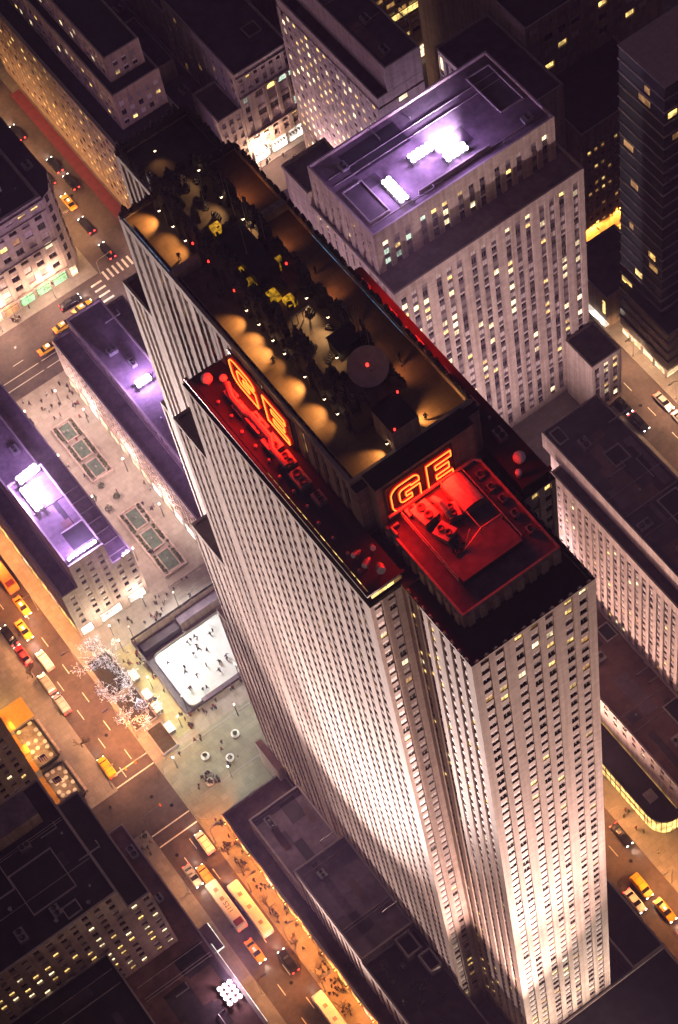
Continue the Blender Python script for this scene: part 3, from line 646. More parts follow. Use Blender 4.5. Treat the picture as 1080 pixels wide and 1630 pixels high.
for x, y in ((9.6, 86), (12.0, 91.5)): deck_lamp(x, y, 201.2, (11.5, y - 2, 199.2), 260, 'warm lamp on the low far end of the roof', 'lamps on the far roof end')
deck_lamp(13.2, 28.6, ZM + 1.6, (15.5, 28, ZM), 260, 'warm lamp on the right of the lift house', 'lamps by the lift house'); deck_lamp(8.0, 27.6, ZM + 1.6, (5.5, 28, ZM), 260, 'warm lamp on the left of the lift house', 'lamps by the lift house')
bm = MB().lathe([(.14, 0), (.16, .25), (.08, .4)], (0, 0, 0), 'lamp_red', 8).mesh('obstruction_light')
for x, y, z in ((5.6, 70, ZM + 3.6), (5.6, 66, ZM + 3.6), (5.6, 59.6, ZM + 3.6), (12.7, 31, 208.3), (9.0, 26.6, 208.3), (13, 57, CZ + 1.6), (10.4, 55.2, CZ + .1)):
    tag(place(bm, 'obstruction_light', (x, y, z)), 'small red warning light on the roof deck', 'warning light', 'red warning lights on the roof')
# ================================================================ SURROUNDING BUILDINGS
def bld(name, label, cat, loc): t = thing(name, label, cat, loc); return t, Facades(t)
def skylight(p, x0, x1, y0, y1, z, m='roof_black'):
    b = MB(); w_ = .25
    for a in ((x0, x1, y0, y0 + w_), (x0, x1, y1 - w_, y1), (x0, x0 + w_, y0 + w_, y1 - w_), (x1 - w_, x1, y0 + w_, y1 - w_)): b.box(*a, z, z + .5, 'coping')
    b.box(x0 + w_, x1 - w_, y0 + w_, y1 - w_, z, z + .15, m); return b.build('skylight', p)
def shop(p, face, c, u0, u1, z0, z1, m):
    b = MB(); L_ = u1 - u0
    b.box(0, L_, -.06, 0, 0, z1 - z0, m)
    for k in range(int(L_ / 1.6) + 1):
        x = min(L_ - .08, k * L_ / max(1, int(L_ / 1.6))); b.box(x, x + .08, -.12, -.06, 0, z1 - z0, 'dark_bronze')
    b.box(0, L_, -.14, -.12, (z1 - z0) * .72, (z1 - z0) * .78, 'dark_bronze')
    me = b.mesh('shop_window')
    if face == 'W': return place(me, 'shop_window', (u0, c, z0), p)
    return place(me, 'shop_window', (c, u1, z0), p, -math.pi / 2)

# --- low podium wing between the tower and the orange-lit street
t, F = bld('podium_building', 'low dark podium building between the orange-lit street and the tower', 'building', (-13, 30, 0))
volume(F, -21.6, -5.3, -50, 81.6, 0, 7.0, 'N', roof='roof_brown', stone='limestone_dark', par=.7)
F.face('N', -21.6, -50, 81.6, 4.6, 7, fh=2.4, ww=1.3, wh=1.3, gap=1.6, piers=False, spm='limestone_dark', spd=.4, lit=.05, stone='limestone_dark')
MB().box(-21.49, -20.6, -50, 81.6, 0, 4.59, 'dark_bronze').build('shop_core', t)
for i in range(22):
    y = 80 - i * 4.6
    if y < -15: break
    shop(t, 'N', -21.5, y - 3.6, y, .3, 3.4, rnd.choice(['shop_warm', 'lit_warm', 'lit_dim', 'lit_warm']))
    MB().box(-21.6, -21.495, y, y + 1.0, 0, 4.59, 'limestone_dark').build('pier', t)
volume(F, -18.3, -5.3, 54.5, 73.6, 7.06, 15.0, 'N', roof='roof_gravel', par=.5)
F.face('N', -18.3, 54.5, 73.6, 7.06, 15, fh=2.6, ww=1.0, gap=1.1, piers=False, spm='limestone', spd=.4, wh=1.5, lit=.02)
volume(F, -18.2, -5.3, 30.6, 54.49, 7.06, 25.0, 'N', roof='roof_gravel', par=.5)
F.face('N', -18.2, 30.6, 54.49, 7.06, 25, fh=3.0, ww=1.0, gap=1.0, lit=.02)
volume(F, -18.2, -5.3, -50, 30.59, 7.06, 22.0, 'N', roof='roof_membrane', par=.8)
F.face('N', -18.2, -50, 30.59, 7.06, 22, fh=3.0, ww=1.0, gap=1.6, lit=.02)
for (x0, x1, y0, y1) in ((-10.4, -6.8, 25.4, 30.2), (-8.6, -5.6, 20.2, 24.6)):
    b = MB()
    for a in ((x0, x1, y0, y0 + .4), (x0, x1, y1 - .4, y1), (x0, x0 + .4, y0 + .4, y1 - .4), (x1 - .4, x1, y0 + .4, y1 - .4)): b.box(*a, 22.05, 25.2, 'limestone', top='coping')
    b.box(x0 + .4, x1 - .4, y0 + .4, y1 - .4, 22.05, 23.4, 'roof_black'); b.build('light_shaft', t)
F.finish(200)
# --- dark podium around the foot of the tower
t, F = bld('podium_building', 'flat black-roofed podium at the foot of the tower, bottom right corner', 'building', (20, -20, 0))
volume(F, -5.2, 34.4, -60, -.3, 0, 10.6, '', roof='roof_black', stone='limestone_dark', par=.6)
volume(F, 26.3, 34.4, -.29, 60, 0, 10.6, '', roof='roof_black', stone='limestone_dark', par=.6)
F.finish()

# --- office block north of the street, bottom left of the view
t, F = bld('office_block', 'stone office block with black flat roof and yellow lit windows, bottom left', 'building', (-60, 60, 0))
kw = dict(stone='brown_stone', piers=False, spm='brown_stone', spd=.42, fh=3.3, ww=1.25, wh=1.7, gap=1.55, depth=.45)
volume(F, -100, -40.2, -40, 91.2, 0, 12.0, '', roof='roof_brown', stone='brown_stone', par=.6)
volume(F, -100, -50.4, 62, 92, 12.06, 52, 'W', roof='roof_black', stone='brown_stone', par=.7)
F.face('W', 62, -100, -50.4, 12.06, 52, litf=lambda u, z: .55 if 32 < z < 46 and u < -56 else (.4 if z < 40 else 0.0), odds=['warm', 'pale', 'warm'], **kw)
volume(F, -50.39, -44.9, 62.0, 89.5, 12.06, 42, 'W', roof='roof_black', stone='brown_stone', par=.7)
F.face('W', 62, -50.39, -44.9, 12.06, 42, margin=.3, lit=.28, odds=['warm', 'pale'], **kw)
volume(F, -100, -58.5, -40, 61.9, 12.06, 30, '', roof='roof_black', stone='brown_stone', par=.6)
MB().box(-100, -54.2, 83.6, 89.6, 52.06, 56.5, 'brown_stone', top='roof_gravel').build('penthouse', t)
for a in ((-66, -56, 68, 78), (-70, -66, 75, 82), (-61, -57.6, 63.2, 66)): skylight(t, *a, 52.06)
for a in ((-56, 63.6), (-63, 64.4), (-69, 72)): MB().lathe([(.3, 0), (.3, .8), (.45, .9)], (*a, 52.06), 'grey_metal', 10).build('roof_vent', t)
F.finish(300)
# street canopy with a white lit edge
mq = thing('street_canopy', 'flat street canopy with bright white edge beside the low brown roof', 'canopy', (-38.6, 60, 0))
MB().box(-40.1, -37.6, 57.6, 64.0, 4.6, 5.3, 'black_paint', top='roof_brown').build('slab', mq)
MB().box(-37.59, -37.5, 57.6, 64.0, 4.7, 5.2, 'shop_white').build('edge_light', mq); MB().box(-40.1, -37.6, 57.48, 57.59, 4.7, 5.2, 'shop_white').build('edge_light', mq)
mq = thing('glow_strip', 'long white light strip on the roof edge beside the twelve-lamp floodlight bank', 'light strip', (-40.1, 46, 12.6))
MB().box(-40.18, -39.8, 36.0, 57.0, 12.62, 12.9, 'coping').build('trough', mq); MB().box(-39.79, -39.7, 36.2, 56.8, 12.65, 12.85, 'shop_white').build('tube', mq)

# --- tall building beyond it (left edge)
t, F = bld('office_tower', 'brown stone office tower wall with dark and lit windows at the left edge', 'building', (-64, 140, 0))
volume(F, -100, -49.2, 112, 190, 0, 70, 'W', roof='roof_membrane', stone='brown_stone')
F.face('W', 112, -100, -49.2, 4, 70, stone='brown_stone', piers=False, spm='brown_stone', spd=.4, fh=3.3, ww=1.2, wh=1.7, gap=1.5, lit=.25, odds=['pale', 'warm', 'pale'])
F.finish(150)
# --- twin low blocks beside the promenade
t, F = bld('low_stone_block', 'purple-roofed stone block left of the promenade with floodlights on its roof', 'building', (-12, 170, 0))
kw = dict(stone='limestone', piers=False, spm='limestone', spd=.36, fh=2.9, ww=1.15, wh=1.5, gap=1.75, depth=.4)
volume(F, -22.3, -17.9, 141.2, 204, 0, 20, 'NW', depth=.4, roof='roof_gravel')
volume(F, -17.89, -8.61, 141.2, 168, 0, 30, 'W', depth=.4, roof='roof_gravel', par=.7)
volume(F, -17.89, -8.61, 168.01, 204, 0, 25, '', depth=.4, roof='roof_gravel')
volume(F, -8.6, -3.2, 141.2, 204, 0, 20, 'W', depth=.4, roof='roof_gravel')
F.face('W', 141.2, -22.3, -17.89, 4.6, 20, margin=.5, lit=.0, **kw); F.face('W', 141.2, -17.89, -8.61, 4.6, 30, margin=.5, lit=.03, **kw); F.face('W', 141.2, -8.6, -3.2, 4.6, 20, margin=.5, lit=.0, **kw)
F.face('N', -22.3, 141.6, 204, 4.6, 20, lit=.03, **kw)
MB().box(-22.3, -3.2, 141.5, 141.65, 0, 4.58, 'limestone_dark').build('ground_storey', t)
for u0, u1 in ((-21.6, -18.6), (-16.2, -10.6), (-8.4, -4.0)): shop(t, 'W', 141.48, u0, u1, .5, 3.6, 'shop_white')
for u0, u1 in ((-22.3, -21.7), (-18.5, -16.3), (-10.5, -8.5), (-3.9, -3.2)): MB().box(u0, u1, 141.2, 141.498, 0, 4.58, 'limestone').build('pier', t)
for i in range(14): shop(t, 'N', -22.2, 143 + i * 4.3, 146.2 + i * 4.3, .4, 3.2, rnd.choice(['shop_warm', 'lit_warm']))
MB().box(-14.6, -8.9, 149.6, 149.85, 30.06, 30.5, 'coping').build('roof_curb', t); MB().box(-14.6, -9, 143, 149.6, 30.06, 30.14, 'roof_black').build('roof_patch', t)
for i in range(7): MB().box(-8.2, -3.7, 143.5 + i * 3.4, 143.65 + i * 3.4, 20.06, 20.4, 'coping').build('roof_curb', t)
F.finish(200)
t, F = bld('low_stone_block', 'white windowed stone block right of the promenade, running behind the tower', 'building', (22, 172, 0))
kw = dict(stone='limestone', piers=False, spm='limestone', spd=.34, fh=2.8, ww=.95, wh=1.6, gap=1.0, depth=.4)
volume(F, 13, 18.2, 139, 203, 0, 18.6, 'N', depth=.4, roof='roof_gravel')
volume(F, 18.21, 28, 139, 203, 0, 22.5, 'N', depth=.1, roof='roof_gravel'); volume(F, 28.01, 33.5, 139, 203, 0, 18.6, '', depth=.4, roof='roof_gravel')
F.face('N', 13, 139, 203, 4.4, 18.6, lit=.35, odds=['pale'], **kw)
F.face('N', 18.21, 139, 203, 18.7, 22.5, stone='limestone', piers=False, spm='limestone', spd=.08, depth=.1, fh=3.4, ww=1.2, wh=1.8, gap=1.6, lit=.0)
for i in range(13): shop(t, 'N', 13.0, 141 + i * 4.8, 144.6 + i * 4.8, .4, 3.4, rnd.choice(['shop_white', 'shop_warm']))
F.finish(300)

# --- department store across the avenue
t, F = bld('department_store', 'pale stone department store with green and white shop windows across the avenue', 'building', (0, 250, 0))
kw = dict(stone='ashlar_grey', piers=False, spm='ashlar_grey', spd=.38, fh=4.0, ww=2.1, wh=2.4, gap=1.6, depth=.5)
volume(F, -90, 30.5, 229.5, 320, 0, 33.6, 'W', depth=.5, roof='roof_black', stone='ashlar_grey', par=1.2, pw=.8)
F.face('W', 229.5, -30, 30.5, 5.6, 33.6, lit=.2, odds=['warm', 'pale', 'dim'], **kw)
MB().prism([(30.51, 229.5), (33.2, 230.6), (36, 236), (36, 320), (30.51, 320)], 0, 33.6, 'ashlar_grey', top='roof_black').build('corner', t)
for k in range(7):
    a = MB().box(-.6, .6, -.12, .1, 0, 2.4, 'glass_dark').box(-.7, -.6, -.2, .1, -.1, 2.5, 'ashlar_grey').box(.6, .7, -.2, .1, -.1, 2.5, 'ashlar_grey').mesh('window')
    place(a, 'window', (31.9, 230.05, 6.8 + k * 4.0), t, math.atan2(1.1, 2.7)); place(a, 'window', (34.7, 233.4, 6.8 + k * 4.0), t, math.atan2(5.4, 2.8))
for z in (5.0, 17.3, 29.4): MB().box(-30, 30.4, 229.05, 229.49, z, z + .35, 'ashlar_grey').build('cornice', t)
MB().box(-30, 30.6, 228.8, 229.49, 33.2, 34.0, 'ashlar_grey').build('cornice', t)
for i, m_ in enumerate(['shop_warm', 'shop_warm', 'shop_warm', 'shop_warm', 'shop_warm', 'lit_dim', 'shop_green', 'shop_green', 'shop_green']):
    shop(t, 'W', 229.9, 29.6 - (9 - i) * 4.9 + .9, 29.6 - (8 - i) * 4.9, .6, 4.2, m_)
shop(t, 'W', 229.45, 30.6, 32.6, .6, 4.2, 'shop_warm')
volume(F, -90, 24, 237, 320, 34.8, 41, 'W', depth=.4, roof='roof_black', stone='ashlar_grey')
F.face('W', 237, -30, 24, 34.8, 41, stone='ashlar_grey', piers=False, spm='ashlar_grey', spd=.3, depth=.4, fh=3.1, ww=1.3, wh=1.7, gap=1.5, lit=.03)
volume(F, -90, 16, 245, 320, 41.1, 48, 'W', depth=.4, roof='roof_black', stone='ashlar_grey')
F.face('W', 245, -30, 16, 41.1, 48, stone='ashlar_grey', piers=False, spm='ashlar_grey', spd=.3, depth=.4, fh=3.4, ww=1.3, wh=1.7, gap=1.5, lit=.03)
F.finish(220)
structure(MB().box(49.6, 52.6, 233, 292, .14, .15, 'red_carpet').build('pavement'))
# --- stepped block across the side street
t, F = bld('stepped_block', 'stepped stone block with rows of yellow lit windows, upper left', 'building', (62, 260, 0))
kw = dict(stone='brown_stone', piers=False, spm='brown_stone', spd=.12, fh=3.2, ww=1.3, wh=1.8, gap=1.2, depth=.16)
volume(F, 53, 72, 228.5, 300, 0, 32, 'NW', depth=.16, roof='roof_black', stone='brown_stone', par=1.0, pw=.9)
F.face('N', 53, 229, 300, 3, 32, lit=.42, odds=['warm', 'warm', 'dim'], **kw); F.face('W', 228.5, 53, 72, 3, 32, lit=.12, odds=['dim', 'warm'], **kw)
volume(F, 57.5, 71, 234.5, 300, 33, 45, 'NW', depth=.16, roof='roof_black', stone='brown_stone')
F.face('N', 57.5, 235, 300, 33, 45, lit=.25, odds=['pale', 'warm'], **kw); F.face('W', 234.5, 57.5, 71, 33, 45, lit=.2, odds=['warm'], **kw)
volume(F, 59.5, 69.5, 238, 300, 46, 54, 'NW', depth=.16, roof='roof_black', stone='brown_stone')
F.face('N', 59.5, 238.5, 300, 46, 54, lit=.3, odds=['pale'], **kw); F.face('W', 238, 59.5, 69.5, 46, 54, lit=.2, **kw)
F.finish(300)
# --- avenue fronts further right
t, F = bld('arched_front_building', 'ornate stone building with tall arched windows above bright shops', 'building', (95, 240, 0))
volume(F, 87, 103.6, 228, 262, 0, 35, 'NW', depth=.6, roof='roof_membrane', stone='ashlar_grey', par=1.0)
kw = dict(stone='ashlar_grey', piers=False, spm='ashlar_grey', spd=.5, depth=.6)
F.face('W', 228, 87, 103.6, 5.4, 12, fh=3.2, ww=1.6, wh=2.1, gap=1.4, lit=.15, **kw)
F.face('W', 228, 87, 103.6, 12, 27, bays=[(88, 89.4), (91.4, 94.0), (95.0, 97.6), (98.6, 101.2), (101.9, 103.0)], fh=3.7, wh=3.1, lit=.25, odds=['warm', 'green'], stone='ashlar_grey', piers=True, spm='spandrel_metal', depth=.6)
F.face('W', 228, 87, 103.6, 27, 35, fh=3.8, ww=1.2, wh=2.4, gap=1.1, lit=.1, **kw)
F.face('N', 87, 228.6, 262, 5, 35, fh=3.5, ww=1.3, wh=1.9, gap=3.0, lit=.18, odds=['warm'], **kw)
for z in (11.6, 26.8, 34.2): MB().box(87, 103.6, 227.4, 227.99, z, z + .5, 'ashlar_grey').build('cornice', t)
for xc in (92.7, 96.3, 99.9):
    b = MB(); pts = [(xc + 1.5 * math.cos(a * .314), 227.9, 25.2 + 1.5 * math.sin(a * .314)) for a in range(11)]; b.tube(pts, .25, 'ashlar_grey', 5); b.build('arch', t)
for i in range(3): shop(t, 'W', 228.3, 87.5 + i * 5.4, 92.2 + i * 5.4, .4, 4.6, 'shop_white')
for k in range(17): MB().box(87.4 + k * .95, 87.9 + k * .95, 226.4, 227.3, 5.0, 5.2, 'grey_metal').build('awning_slat', t)
skylight(t, 97, 101, 236, 240, 35.1); F.finish(200)
t, F = bld('narrow_front_building', 'narrow pale building with small windows left of the arched one', 'building', (83, 235, 0))
volume(F, 79.8, 86.9, 228, 240, 0, 23, 'W', roof='roof_membrane', stone='ashlar_grey', par=.8)
F.face('W', 228, 79.8, 86.9, 5, 23, stone='ashlar_grey', piers=False, spm='ashlar_grey', spd=.4, fh=3.4, ww=1.1, wh=2.0, gap=1.1, lit=.1)
shop(t, 'W', 228.2, 80.2, 86.4, .4, 4.4, 'shop_white'); F.finish(60)
t, F = bld('low_front_building', 'low pale building with a big arched gable on the avenue', 'building', (74, 235, 0))
volume(F, 72.1, 79.7, 228, 240, 0, 15, 'W', roof='roof_membrane', stone='ashlar_grey', par=.8)
F.face('W', 228, 72.1, 79.7, 4, 15, stone='ashlar_grey', piers=False, spm='ashlar_grey', spd=.4, fh=3.6, ww=1.6, wh=2.4, gap=.8, lit=.05)
MB().tube([(75.9 + 2.4 * math.cos(a * .314), 227.9, 11 + 2.4 * math.sin(a * .314)) for a in range(11)], .3, 'ashlar_grey', 6).build('arch', t); F.finish(40)
t, F = bld('dark_roof_building', 'dark low roofs behind the avenue fronts, upper middle', 'building', (76, 270, 0))
volume(F, 72.2, 86.8, 240.2, 300, 0, 13, '', roof='roof_membrane', stone='brown_stone'); volume(F, 76, 84, 256, 275, 13.1, 19, '', roof='roof_black', stone='brown_stone')
volume(F, 87.2, 103, 263, 300, 0, 28, 'W', roof='roof_membrane', stone='brown_stone'); F.finish()
for a in ((74, 246), (82, 250), (79, 280), (84, 285)): ac_unit('rooftop plant box on the dark low roofs, upper middle', (*a, 13.1), 2.2, 2.6, 1.6, .1, 'plant boxes on the dark low roofs')
t, F = bld('slab_building', 'tall purple-lit slab with many small lit windows at top centre', 'building', (107, 196, 0))
kw = dict(stone='limestone_dark', piers=False, spm='limestone_dark', spd=.14, fh=3.1, ww=1.25, wh=1.7, gap=1.2, depth=.18)
volume(F, 97, 109.8, 176, 217, 0, 66, 'NW', depth=.18, roof='roof_membrane', stone='limestone_dark', par=.8)
F.face('N', 97, 176.5, 217, 4, 63, lit=.5, odds=['pale', 'pale', 'warm'], **kw)
F.face('W', 176, 97, 109.8, 4, 63, bays=[(102.6, 105)], stone='limestone_dark', piers=False, spm='limestone_dark', spd=.14, fh=3.1, wh=1.6, lit=.5, depth=.18, odds=['dim', 'pale'])
volume(F, 100, 109.8, 176.001, 216.9, 66.9, 74.5, '', roof='roof_membrane', stone='limestone_dark', par=.5)
volume(F, 76, 96.9, 186, 207, 0, 13, '', roof='roof_gravel', stone='limestone_dark')
volume(F, 84, 96.9, 150, 185.9, 0, 20, '', roof='roof_gravel', stone='limestone_dark')
F.finish(300)
t, F = bld('ribbed_white_building', 'pale ribbed building wedge between the slab and the dark roofs', 'building', (127, 172, 0))
volume(F, 118.5, 134, 156, 184, 0, 60, 'N', depth=.5, roof='roof_membrane', stone='limestone')
F.face('N', 118.5, 156, 184, 8, 53, fh=2.8, ww=1.0, gap=.8, wh=2.0, depth=.5, stone='limestone', lit=.02); F.face('N', 118.5, 156, 184, 53, 60, fh=6, wh=5.2, ww=1.7, gap=.5, depth=.5, piers=False, stone='limestone', lit=.35, odds=['warm', 'pale'])
F.finish(200)
t, F = bld('billboard_building', 'avenue building with glowing billboards and lit floors, top edge', 'building', (135, 236, 0))
volume(F, 112, 166, 228, 262, 0, 46, 'W', roof='roof_membrane', stone='brown_stone')
F.face('W', 228, 112, 166, 10, 46, fh=3.4, ww=2.6, wh=1.9, gap=.7, stone='brown_stone', piers=False, spm='brown_stone', spd=.4, lit=.3, odds=['warm', 'dim', 'dim'])
for u0, u1, z0, z1, m_ in ((147.5, 153.5, .8, 7.5, 'shop_warm'), (155, 161, .8, 9, 'shop_white'), (139, 146, .8, 5, 'shop_warm'), (130, 142, 20, 22, 'lit_warm'), (113, 136, .6, 5, 'shop_warm')): shop(t, 'W', 228.2 if z0 < 2 else 227.9, u0, u1, z0, z1, m_)
F.finish(200)
# --- ribbed office tower with floodlights on its roof
t, F = bld('ribbed_tower', 'big ribbed limestone office tower with blazing purple-white floodlights on its roof', 'building', (88, 140, 0))
kw = dict(fh=3.0, ww=1.5, wh=1.9, gap=1.15, gap2=2.2, group=3, depth=.55, spd=.12, spm='spandrel_dark')
volume(F, 63.7, 113.2, 122, 152, 0, 80.3, 'NW', depth=.55, roof='roof_gravel')
F.face('W', 122, 63.7, 113.2, 3, 80.3, lit=.17, odds=['pale', 'pale', 'warm'], **kw)
F.face('N', 63.7, 122.6, 152, 20, 80.3, lit=.15, odds=['pale'], **kw)
volume(F, 64.4, 110.5, 127.8, 151, 81.2, 94, 'NW', depth=.55, roof='roof_gravel', par=.9)
F.face('W', 127.8, 64.4, 110.5, 81.2, 94, lit=.3, odds=['green', 'warm', 'pale'], fh=3.2, ww=1.5, wh=1.9, gap=1.3, gap2=2.4, group=3, depth=.55, spd=.12, spm='spandrel_dark')
F.face('N', 64.4, 128.4, 151, 81.2, 94, lit=.2, fh=3.2, ww=1.35, wh=1.7, gap=1.4, depth=.55, spd=.2)
volume(F, 63.7, 75, 152.1, 162, 0, 84, 'N', depth=.4, roof='roof_gravel')
volume(F, 106, 114.5, 112, 121.9, 0, 22, 'W', depth=.55, roof='roof_membrane'); F.face('W', 112, 106, 114.5, 3, 22, lit=.35, odds=['pale', 'warm'], **kw)
for a in ((66, 71, 131, 141), (103, 109, 136, 148)): skylight(t, *a, 94.06, 'roof_membrane')
MB().box(78, 96, 130.6, 130.9, 94.06, 95.0, 'coping').build('roof_rail', t)
F.finish(300)
# --- slab south of the side street
t, F = bld('setback_slab', 'long pinkish stone slab with dark purple roof at the right edge', 'building', (79, 35, 0))
volume(F, 69.8, 88.5, -40, 79.3, 0, 58.6, 'N', depth=.5, roof='roof_membrane', par=.6)
F.face('N', 69.8, -40, 79.3, 19, 58.6, fh=2.85, ww=1.3, wh=1.6, gap=1.0, depth=.5, lit=.16, odds=['warm', 'pale', 'dim'])
volume(F, 72.2, 86.6, -40, 85.0, 59.3, 64.6, '', roof='roof_membrane', par=.6, pw=.3)
MB().box(74, 86.6, 79.31, 85.0, 0, 59.29, 'limestone').build('wall', t)
skylight(t, 78.6, 82.6, 69, 73.2, 64.66, 'roof_black'); skylight(t, 73.2, 75.6, 80.2, 84, 64.66, 'roof_black'); skylight(t, 80, 85, 49, 58, 64.66, 'roof_black'); skylight(t, 76, 85.6, 36, 47.5, 64.66, 'roof_black')
MB().box(73, 86, 58.8, 59.0, 64.66, 65.1, 'coping').build('roof_curb', t)
volume(F, 56.3, 69.79, -40, 66, 0, 19, 'N', depth=.4, roof='roof_brown', par=.7)
F.face('N', 56.3, -40, 66, 13.2, 19, fh=2.9, ww=1.2, wh=1.5, gap=1.9, depth=.4, piers=False, spm='limestone', spd=.36, lit=.3, odds=['pale', 'warm'])
skylight(t, 66, 69, 57, 61, 19.1); skylight(t, 65.5, 69.4, 33, 38, 19.1)
F.finish(300)
# rounded glass pavilion
t = thing('glass_pavilion', 'low pavilion with rounded corner and glowing yellow glass wall', 'building', (54, 40, 0))
poly = [(56.29, 66), (50.6, 66), (50.6, 26)] + [(55.2 - 4.6 * math.cos(a * .2618), 25 - 4.6 * math.sin(a * .2618)) for a in range(7)] + [(80, 20.4), (80, 22), (56.29, 22)]
MB().prism(poly, 6.6, 7.4, 'dark_bronze', top='roof_black').build('roof', t)
inn = [(56.2, 65.9), (50.9, 65.9), (50.9, 26)] + [(55.2 - 4.3 * math.cos(a * .2618), 25 - 4.3 * math.sin(a * .2618)) for a in range(7)] + [(80, 20.7), (80, 21.6), (56.2, 21.6)]
MB().prism(inn, 0, 6.59, 'lit_warm').build('glass_wall', t)
for i in range(25):
    y = 65.5 - i * 1.65; MB().box(50.78, 50.895, y - .07, y + .07, 0, 6.59, 'dark_bronze').build('mullion', t)
for a in range(7): MB().tube([(55.2 - 4.4 * math.cos(a * .2618), 25 - 4.4 * math.sin(a * .2618), 0), (55.2 - 4.4 * math.cos(a * .2618), 25 - 4.4 * math.sin(a * .2618), 6.59)], .08, 'dark_bronze', 5).build('mullion', t)
MB().box(50.72, 50.895, 26, 66, 3.2, 3.35, 'dark_bronze').build('transom', t)
MB().box(52.6, 54.8, 26.2, 28.8, 7.41, 8.2, 'coping').build('roof_hatch', t)
# --- glass towers upper right
t, F = bld('glass_tower', 'dark glass tower with thin floor lines at the right edge', 'building', (144, 122, 0))
MB().box(128.4, 175, 114.4, 129, 0, 102, 'curtain_glass', top='roof_black').build('glass', t)
for k in range(26): MB().box(128.1, 175, 114.1, 129.2, 2 + k * 4.0, 2.18 + k * 4.0, 'coping').build('floor_edge', t)
for k in range(26):
    z = 3.2 + rnd.randrange(25) * 4.0
    if rnd.random() < .5:
        y = 115 + rnd.random() * 11; MB().box(128.3, 128.39, y, y + 1.2 + rnd.random() * 2.4, z, z + 1.9, rnd.choice(['lit_warm', 'lit_dim', 'lit_dim'])).build('lit_room', t)
    else:
        x = 129 + rnd.random() * 14; MB().box(x, x + 1.5 + rnd.random() * 2, 114.3, 114.39, z, z + 1.7, rnd.choice(['lit_warm', 'lit_dim', 'lit_dim'])).build('lit_room', t)
t, F = bld('glass_office', 'lower glass office block in front of the dark glass tower', 'building', (132, 118, 0))
MB().box(126.4, 128.3, 109.4, 127, 4, 19.8, 'curtain_glass', top='roof_black').build('glass', t); MB().box(128.31, 150, 109.4, 114.0, 4, 19.8, 'curtain_glass', top='roof_black').build('glass', t)
for k in range(5): MB().box(126.1, 150, 109.1, 109.39, 4 + k * 3.9, 4.2 + k * 3.9, 'coping').box(126.1, 126.39, 109.39, 127.2, 4 + k * 3.9, 4.2 + k * 3.9, 'coping').build('floor_edge', t)
MB().box(126.9, 150, 110, 126.8, 0, 3.99, 'lit_pale').build('lobby', t)
for y in (110, 114.5, 119, 123.5): MB().box(126.4, 126.85, y, y + .5, 0, 3.99, 'coping').build('column', t)
t, F = bld('dark_stone_block', 'dark block with warm windows over an orange-lit street, upper right', 'building', (143, 165, 0))
volume(F, 135.5, 160, 152, 200, 0, 44, 'W', roof='roof_black', stone='brown_stone')
F.face('W', 152, 135.5, 160, 5, 38, fh=3.2, ww=1.1, wh=1.5, gap=.9, stone='brown_stone', piers=False, spm='brown_stone', spd=.4, lit=.35, odds=['warm', 'dim']); F.finish(150)
t, F = bld('dark_roofed_tower', 'near-black tower with a single lit room band, top right', 'building', (146, 200, 0))
volume(F, 134.3, 175, 170, 215, 0, 66, 'W', roof='roof_black', stone='brown_stone')
F.face('W', 170, 134.3, 175, 46, 66, fh=4.8, ww=2.6, wh=2.4, gap=1.4, stone='brown_stone', piers=False, spm='brown_stone', spd=.4, lit=.12, odds=['warm']); F.finish(60)
t, F = bld('theatre_block', 'dark blue-roofed low block beside a glowing pale awning, right', 'building', (134, 138, 0))
volume(F, 124.6, 140, 130, 146, 0, 12, '', roof='roof_membrane', stone='brown_stone'); MB().box(123.2, 124.5, 129, 139, 3.2, 3.6, 'shop_white').build('awning', t); MB().box(124.5, 124.59, 130.5, 131.4, 6, 11, 'lit_warm').build('blade_sign', t); F.finish()
# ================================================================ FLOODLIGHTS AND STREET LAMPS
canm = MB().lathe([(.25, -.5), (.42, -.3), (.54, .0)], (0, 0, 0), 'grey_metal', 10).lathe([(.52, .004), (.5, .14), (.3, .25)], (0, 0, 0), 'lamp_white', 10).mesh('lamp')
def bank(label, loc, nx, ny, sx, sy, aim, spots, spill=0, rz=0, spc=(.66, .40, 1.0), dz=1.1):
    """frame with nx x ny flood lamps; aim = where the lenses face"""
    t = thing('floodlight_bank', label, 'floodlights', loc); L_ = Vector(loc); ro = Matrix.Rotation(rz, 4, 'Z')
    b = MB()
    for j in range(ny): b.box(-sx * nx / 2, sx * nx / 2, (j - (ny - 1) / 2) * sy - .06, (j - (ny - 1) / 2) * sy + .06, dz - .62, dz - .5, 'black_paint')
    for q in (-1, 1): b.box(q * sx * nx / 2 - .06, q * sx * nx / 2 + .06, -sy * ny / 2, sy * ny / 2, 0, dz - .63, 'black_paint')
    b.xform(Matrix.Translation(L_) @ ro); b.build('frame', t)
    for i in range(nx):
        for j in range(ny):
            p = L_ + ro @ Vector(((i - (nx - 1) / 2) * sx, (j - (ny - 1) / 2) * sy, dz + .12 * ((i + j) % 2)))
            o = place(canm, 'lamp', p, t); o.rotation_euler = (Vector(aim) - p).to_track_quat('Z', 'Y').to_euler()
    c = L_ + Vector((0, 0, dz + .9))
    for tgt, pw, col, ang in spots: spot(t, c + (Vector(tgt) - c).normalized() * .6, tgt, pw, col, ang, .7, .5)
    if spill: point(t, c + Vector((0, 0, 1.0)), spill, spc, .8)
    return t
WH = (1.0, .77, .70); PK = (1.0, .64, .53)
